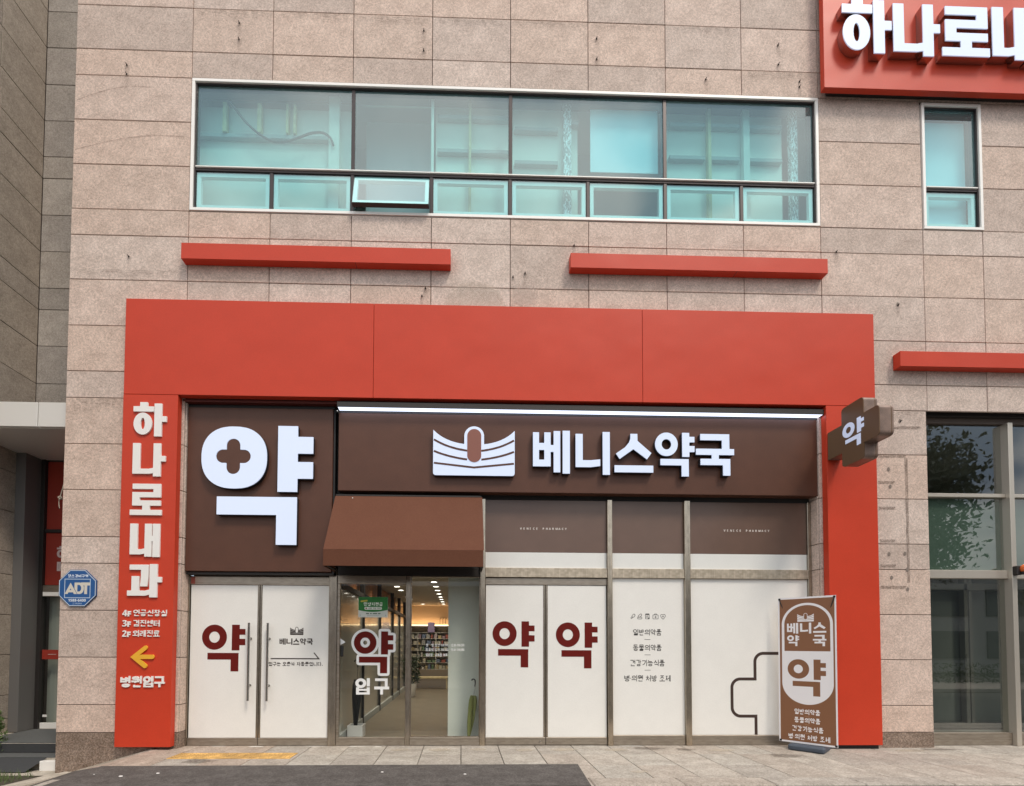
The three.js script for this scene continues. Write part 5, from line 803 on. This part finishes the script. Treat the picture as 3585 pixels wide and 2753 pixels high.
// ------------------------------------------------------------------ banner stand, security plate
{
  const ax = [4.67, -0.05], bxx = [5.14, 0.47], dx = bxx[0] - ax[0], dz = bxx[1] - ax[1], L = Math.hypot(dx, dz), t = thing('banner_stand', 'brown and white printed banner stand leaning before the shop window', 'banner', null, [(ax[0] + bxx[0]) / 2, 0, (ax[1] + bxx[1]) / 2]);
  t.rotation.y = -Math.atan2(dz, dx); const y0 = 0.095, y1 = 2.19, h = y1 - y0;
  const sheet = new THREE.Group(); sheet.name = 'banner_sheet'; sheet.position.y = y0; sheet.rotation.x = -0.02; t.add(sheet);
  mesh('sheet', bx(-L / 2, L / 2, 0, h, -0.003, 0, 0), M.whitePaint, sheet);
  const res = 700, c = cnv(Math.round(L * res), Math.round(h * res)), x = c.getContext('2d'), W = c.width, H = c.height, BR = '#84583a', WH = '#ebe7e8';
  x.fillStyle = WH; x.fillRect(0, 0, W, H); x.fillStyle = BR; x.fillRect(W * 0.028, H * 0.012, W * 0.944, H * 0.976);
  const sx = W / 1080, rx0 = 0.065 * W, rx1 = 0.945 * W, rt = 0.042 * H, rb = 0.735 * H; x.fillStyle = WH; x.beginPath(); x.roundRect(rx0, rt, rx1 - rx0, rb - rt, (rx1 - rx0) / 2); x.fill();
  const bI = 0.047 * W; x.save(); x.beginPath(); x.roundRect(rx0 + bI, rt + bI, rx1 - rx0 - 2 * bI, rb, (rx1 - rx0) / 2 - bI); x.clip(); x.fillStyle = BR; x.fillRect(0, 0, W, 0.372 * H); x.restore();
  x.fillStyle = x.strokeStyle = WH; emblem(x, 0.345 * W, 0.112 * H, 0.285 * W, 'body'); x.strokeStyle = x.fillStyle = BR; emblem(x, 0.345 * W, 0.112 * H, 0.285 * W, 'lines'); emblem(x, 0.345 * W, 0.112 * H, 0.285 * W, 'capsule');
  x.fillStyle = WH; for (const [g, a, b, p, q] of [['베', 0.16, 0.36, 0.178, 0.252], ['니', 0.39, 0.585, 0.178, 0.252], ['스', 0.615, 0.835, 0.178, 0.248], ['약', 0.16, 0.375, 0.263, 0.338], ['국', 0.61, 0.835, 0.262, 0.338]]) heavyGlyph(x, g, a * W, p * H, b * W, q * H);
  x.fillStyle = BR; heavyGlyph(x, '약', 0.165 * W, 0.428 * H, 0.82 * W, 0.675 * H);
  for (const [s, a, b, y, k] of [['일반의약품', 0.27, 0.72, 0.765, 0.039], ['동물의약품', 0.27, 0.72, 0.822, 0.039], ['건강기능식품', 0.225, 0.77, 0.88, 0.039], ['병·의원 처방 조제', 0.16, 0.88, 0.936, 0.039]]) write(x, s, a * W, b * W, y * H, k * H, 0.148, WH);
  x.fillStyle = '#b98d6a'; for (const y of [0.812, 0.869, 0.926]) x.fillRect(0.455 * W, y * H, 0.08 * W, 3);
  const pr = mesh('banner_print', new THREE.PlaneGeometry(L, h), std({ map: canvasTex(c), roughness: 0.5 }), sheet); pr.position.set(0, h / 2, 0.001);
  for (const px of [-1, 1]) for (const py of [0.02, h - 0.02]) mesh('corner_clip', merge([bx(px * (L / 2 - 0.02) - 0.014, px * (L / 2 - 0.02) + 0.014, py - 0.014, py + 0.014, 0.002, 0.01, 0.004)]), M.black, sheet);
  mesh('cross_pole', merge([tube([[-L / 2 + 0.02, 0.12, -0.02], [0, 1.1, -0.12], [L / 2 - 0.02, 2.16, -0.03]], 0.007, 20, 8), tube([[L / 2 - 0.02, 0.12, -0.02], [0, 1.1, -0.14], [-L / 2 + 0.02, 2.16, -0.03]], 0.007, 20, 8), tube([[0, 0.06, -0.1], [0, 0.6, -0.12], [0, 1.1, -0.13]], 0.01, 12, 8)]), M.darkTrim, t);
  const b = new RoundedBoxGeometry(0.44, 0.085, 0.4, 3, 0.03); b.translate(0.0, 0.043, -0.08); mesh('water_base', b, std({ color: lin(0.06, 0.075, 0.1), roughness: 0.6 }), t);
}
{
  const t = thing('security_plate', 'blue octagonal security company plate fixed to the stone pier', 'sign'), s = new THREE.Shape(), R = 0.2575, k = Math.tan(Math.PI / 8) * R, P = [[-k, R], [k, R], [R, k], [R, -k], [k, -R], [-k, -R], [-R, -k], [-R, k]];
  P.forEach((p, i) => i ? s.lineTo(...p) : s.moveTo(...p)); const g = new THREE.ExtrudeGeometry(s, { depth: 0.012, bevelEnabled: true, bevelSize: 0.004, bevelThickness: 0.004, bevelSegments: 2 }); g.translate(-5.428, 2.262, 0.006); mesh('plate', g, std({ color: lin(0.02, 0.07, 0.22), roughness: 0.4 }), t);
  const c = cnv(512, 512), x = c.getContext('2d'), q = (v) => (v / R * 0.5 + 0.5) * 512; x.fillStyle = '#c3cfdc'; x.beginPath(); P.forEach((p, i) => i ? x.lineTo(q(p[0] * 0.985), q(-p[1] * 0.985)) : x.moveTo(q(p[0] * 0.985), q(-p[1] * 0.985))); x.fill(); x.fillStyle = '#20548f'; x.beginPath(); P.forEach((p, i) => i ? x.lineTo(q(p[0] * 0.95), q(-p[1] * 0.95)) : x.moveTo(q(p[0] * 0.95), q(-p[1] * 0.95))); x.fill();
  x.strokeStyle = '#c3cfdc'; x.lineWidth = 9; x.strokeRect(82, 130, 350, 262); write(x, '캡스경비구역', 118, 404, 62, 44, 0.17, '#dfe6ee');
  x.fillStyle = '#cfc9bd'; x.beginPath(); x.moveTo(82, 340); x.lineTo(162, 180); x.lineTo(252, 340); x.lineTo(210, 340); x.lineTo(198, 316); x.lineTo(136, 316); x.lineTo(124, 340); x.closePath(); x.moveTo(162, 262); x.lineTo(150, 284); x.lineTo(174, 284); x.closePath(); x.fill('evenodd');
  x.beginPath(); x.moveTo(216, 178); x.lineTo(290, 178); x.bezierCurveTo(366, 190, 366, 330, 290, 340); x.lineTo(258, 340); x.lineTo(216, 262); x.closePath(); x.moveTo(256, 212); x.lineTo(280, 212); x.bezierCurveTo(318, 222, 318, 296, 282, 304); x.lineTo(256, 304); x.closePath(); x.fill('evenodd'); x.fillRect(306, 176, 122, 42); x.fillRect(352, 176, 40, 164);
  x.font = 'bold 52px sans-serif'; x.fillStyle = '#e6e9ec'; x.textAlign = 'center'; x.fillText('1588-6400', 256, 446); x.textAlign = 'left'; write(x, '고객센터', 190, 322, 462, 24, 0.12, '#b9c6d6');
  const f = mesh('printed_face', new THREE.ShapeGeometry(s), std({ map: canvasTex(c), roughness: 0.4 }), t); { const u = f.geometry.attributes.uv, p = f.geometry.attributes.position; for (let i = 0; i < p.count; i++) u.setXY(i, p.getX(i) / (2 * R) + 0.5, p.getY(i) / (2 * R) + 0.5); } f.position.set(-5.428, 2.262, 0.0235);
}

// ------------------------------------------------------------------ glazed side entrance beyond the right pier
{
  const al = std({ color: lin(0.6, 0.55, 0.48), roughness: 0.36, metalness: 0.6 }), t = thing('glazed_entrance', 'tall glazed entrance with champagne metal frame beyond the pier', 'glazing');
  mesh('header', bx(6.952, 10.15, 4.9, 5.06, -0.26, -0.16, 0.004), std({ color: lin(0.1, 0.075, 0.06), roughness: 0.5 }), t); mesh('header_edge', bx(6.952, 10.15, 4.985, 5.07, -0.158, -0.1, 0.004), M.darkTrim, t);
  mesh('mullion', bx(8.31, 8.385, 0.0, 4.9, -0.28, -0.09, 0.005), al, t); mesh('mullion', bx(9.6, 9.7, 0, 4.9, -0.28, -0.1, 0.005), al, t);
  for (const [a, b] of [[6.952, 8.308], [8.387, 9.598]]) {
    mesh('transom', bx(a, b, 3.765, 3.82, -0.27, -0.15, 0.004), al, t); mesh('middle_rail', bx(a, b, 2.52, 2.645, -0.27, -0.15, 0.004), al, t); mesh('bottom_rail', bx(a, b, 0.005, 0.19, -0.27, -0.15, 0.004), M.steelRail, t);
    pane(t, a, b, 3.825, 4.9, -0.2, M.greyGlass, 'upper_pane'); pane(t, a, b, 2.655, 3.765, -0.2, M.greyGlass, 'green_backed_pane'); pane(t, a, b, 0.19, 2.515, -0.2, M.greyGlass, 'lower_pane');
    mesh('green_film_board', bx(a, b, 2.66, 3.76, -0.25, -0.235, 0), std({ color: lin(0.13, 0.2, 0.165), roughness: 0.6 }), t);
    
  }
  struct('lobby_room', merge([bx(6.9, 10.2, 4.95, 5.0, -5, -0.3, 0), bx(6.8, 6.9, 0, 5, -5, -0.3, 0), bx(10.2, 10.3, 0, 5, -5, -0.3, 0), bx(7, 10.2, 0, 5, -5.1, -5, 0)]), std({ color: lin(0.4, 0.4, 0.36), roughness: 0.8 }), 'dim lobby behind the side entrance glass', 'room');
  struct('lobby_floor', bx(6.9, 10.2, -0.04, 0.0, -5, -0.3, 0), std({ color: lin(0.42, 0.42, 0.4), roughness: 0.5 }), 'pale floor of the dim lobby', 'floor');
  const d = thing('lobby_partition', 'dim glazed partition and door frame inside the lobby', 'partition'), fr = std({ color: lin(0.2, 0.2, 0.18), roughness: 0.5, metalness: 0.3 });
  mesh('frame', merge([bx(9.05, 9.12, 0.1, 3.2, -1.6, -1.5), bx(9.16, 9.22, 0.1, 3.2, -1.62, -1.52), bx(7.0, 10.2, 2.5, 2.62, -1.6, -1.5), bx(7.0, 10.2, 0.02, 0.12, -1.6, -1.5)]), fr, d); mesh('pull_bar', cyl(0.014, 0.014, 0.5, 9.0, 1.1, -1.45, 10), M.chrome, d); mesh('dark_panel', bx(7.0, 10.2, 0.12, 2.5, -1.66, -1.63, 0), std({ color: lin(0.16, 0.18, 0.16), roughness: 0.5 }), d);
  const s = thing('warning_lamp', 'orange dome warning lamp on a dark bracket at the glazed entrance', 'lamp'); mesh('bracket', bx(8.31, 8.39, 2.56, 2.7, -0.1, -0.02, 0.012), M.darkTrim, s); const dome = new THREE.SphereGeometry(0.058, 20, 14); dome.scale(1, 1.15, 1.1); dome.translate(8.4, 2.65, 0.0); mesh('dome', dome, phy({ color: lin(0.75, 0.16, 0.04), roughness: 0.25 }), s); mesh('dome_base', cyl(0.05, 0.05, 0.04, 8.4, 2.585, 0.0, 18), M.black, s);
  one('loose_wire', tube([[6.96, 2.75, -0.11], [6.975, 2.66, -0.1], [6.99, 2.55, -0.1], [6.985, 2.4, -0.11]], 0.006, 20, 6), M.black, 'black wire hanging at the edge of the glazed entrance', 'wire');
}

// ------------------------------------------------------------------ across the street, mirrored in the glass
{
  struct('far_pavement', bx(-60, 80, -0.36, -0.2, 11.5, 15, 0.02), M.paving[1], 'pavement across the street', 'pavement');
  const tree = (x, z, h, seed, label) => {
    const t = thing('street_tree', label, 'tree', 'trees across the street', [x, -0.2, z]), r = rng(seed), wood = std({ color: lin(0.09, 0.07, 0.055), roughness: 1 });
    const limbs = [tube([[0, 0, 0], [0.1, h * 0.2, 0.05], [0, h * 0.45, 0], [0.1, h * 0.75, 0]], 0.16, 12, 8)], tips = [];
    for (let k = 0; k < 11; k++) { const a = k * 2.4, y = h * (0.3 + 0.05 * k), L = h * (0.3 - 0.012 * k), e = [Math.cos(a) * L, y + L * 0.6, Math.sin(a) * L]; limbs.push(tube([[0.03, y, 0], [e[0] * 0.5, y + L * 0.35, e[2] * 0.5], e], 0.05, 8, 6)); tips.push(e, [e[0] * 0.6, y + L * 0.55, e[2] * 0.6]); } tips.push([0, h * 0.85, 0], [0.3, h * 0.92, 0.2]);
    mesh('trunk', merge(limbs), wood, t); mesh('crown', leafCloud(52000, seed + 1, (q) => { const c = tips[(q() * tips.length) | 0], s = h * 0.1, g = () => (q() + q() + q() - 1.5) * s; return [c[0] + g() * 1.2, c[1] + g(), c[2] + g() * 1.2]; }, 0.13, 0.85), leafMat(0.03, 0.048, 0.02), t);
  };
  tree(15.9, 12.8, 12.2, 701, 'tall dark street tree mirrored in the entrance glass'); tree(30, 13.2, 8, 711, 'lower street tree further along the far pavement');
  const b = thing('opposite_building', 'grey office block across the street mirrored in the lower glass', 'building'), w = std({ color: lin(0.34, 0.34, 0.33), roughness: 0.9 }), gw = std({ color: lin(0.05, 0.06, 0.07), roughness: 0.2 });
  mesh('wall', bx(14, 62, -0.3, 6.2, 24, 34, 0.05), w, b); for (let i = 0; i < 12; i++) for (let j = 0; j < 2; j++) mesh('window', bx(15.4 + i * 3.9, 18 + i * 3.9, 0.7 + j * 2.8, 2.5 + j * 2.8, 23.93, 23.99, 0), gw, b);
  const b2 = thing('opposite_building', 'low brick-toned block across the street from the shop doors', 'building'), w2 = std({ color: lin(0.2, 0.15, 0.12), roughness: 0.9 }); mesh('wall', bx(-45, 10, -0.3, 5.4, 25, 34, 0.05), w2, b2); for (let i = 0; i < 13; i++) mesh('window', bx(-43 + i * 4, -40.4 + i * 4, 0.8, 2.6, 24.93, 24.99, 0), gw, b2);
  const hd = leafCloud(6000, 721, (q) => [12 + q() * 40, -0.2 + q() * 0.9, 14.2 + q() * 0.8], 0.09); one('hedge', hd, leafMat(0.04, 0.07, 0.025), 'clipped hedge along the far pavement', 'hedge');
}
renderer.render(scene, camera);
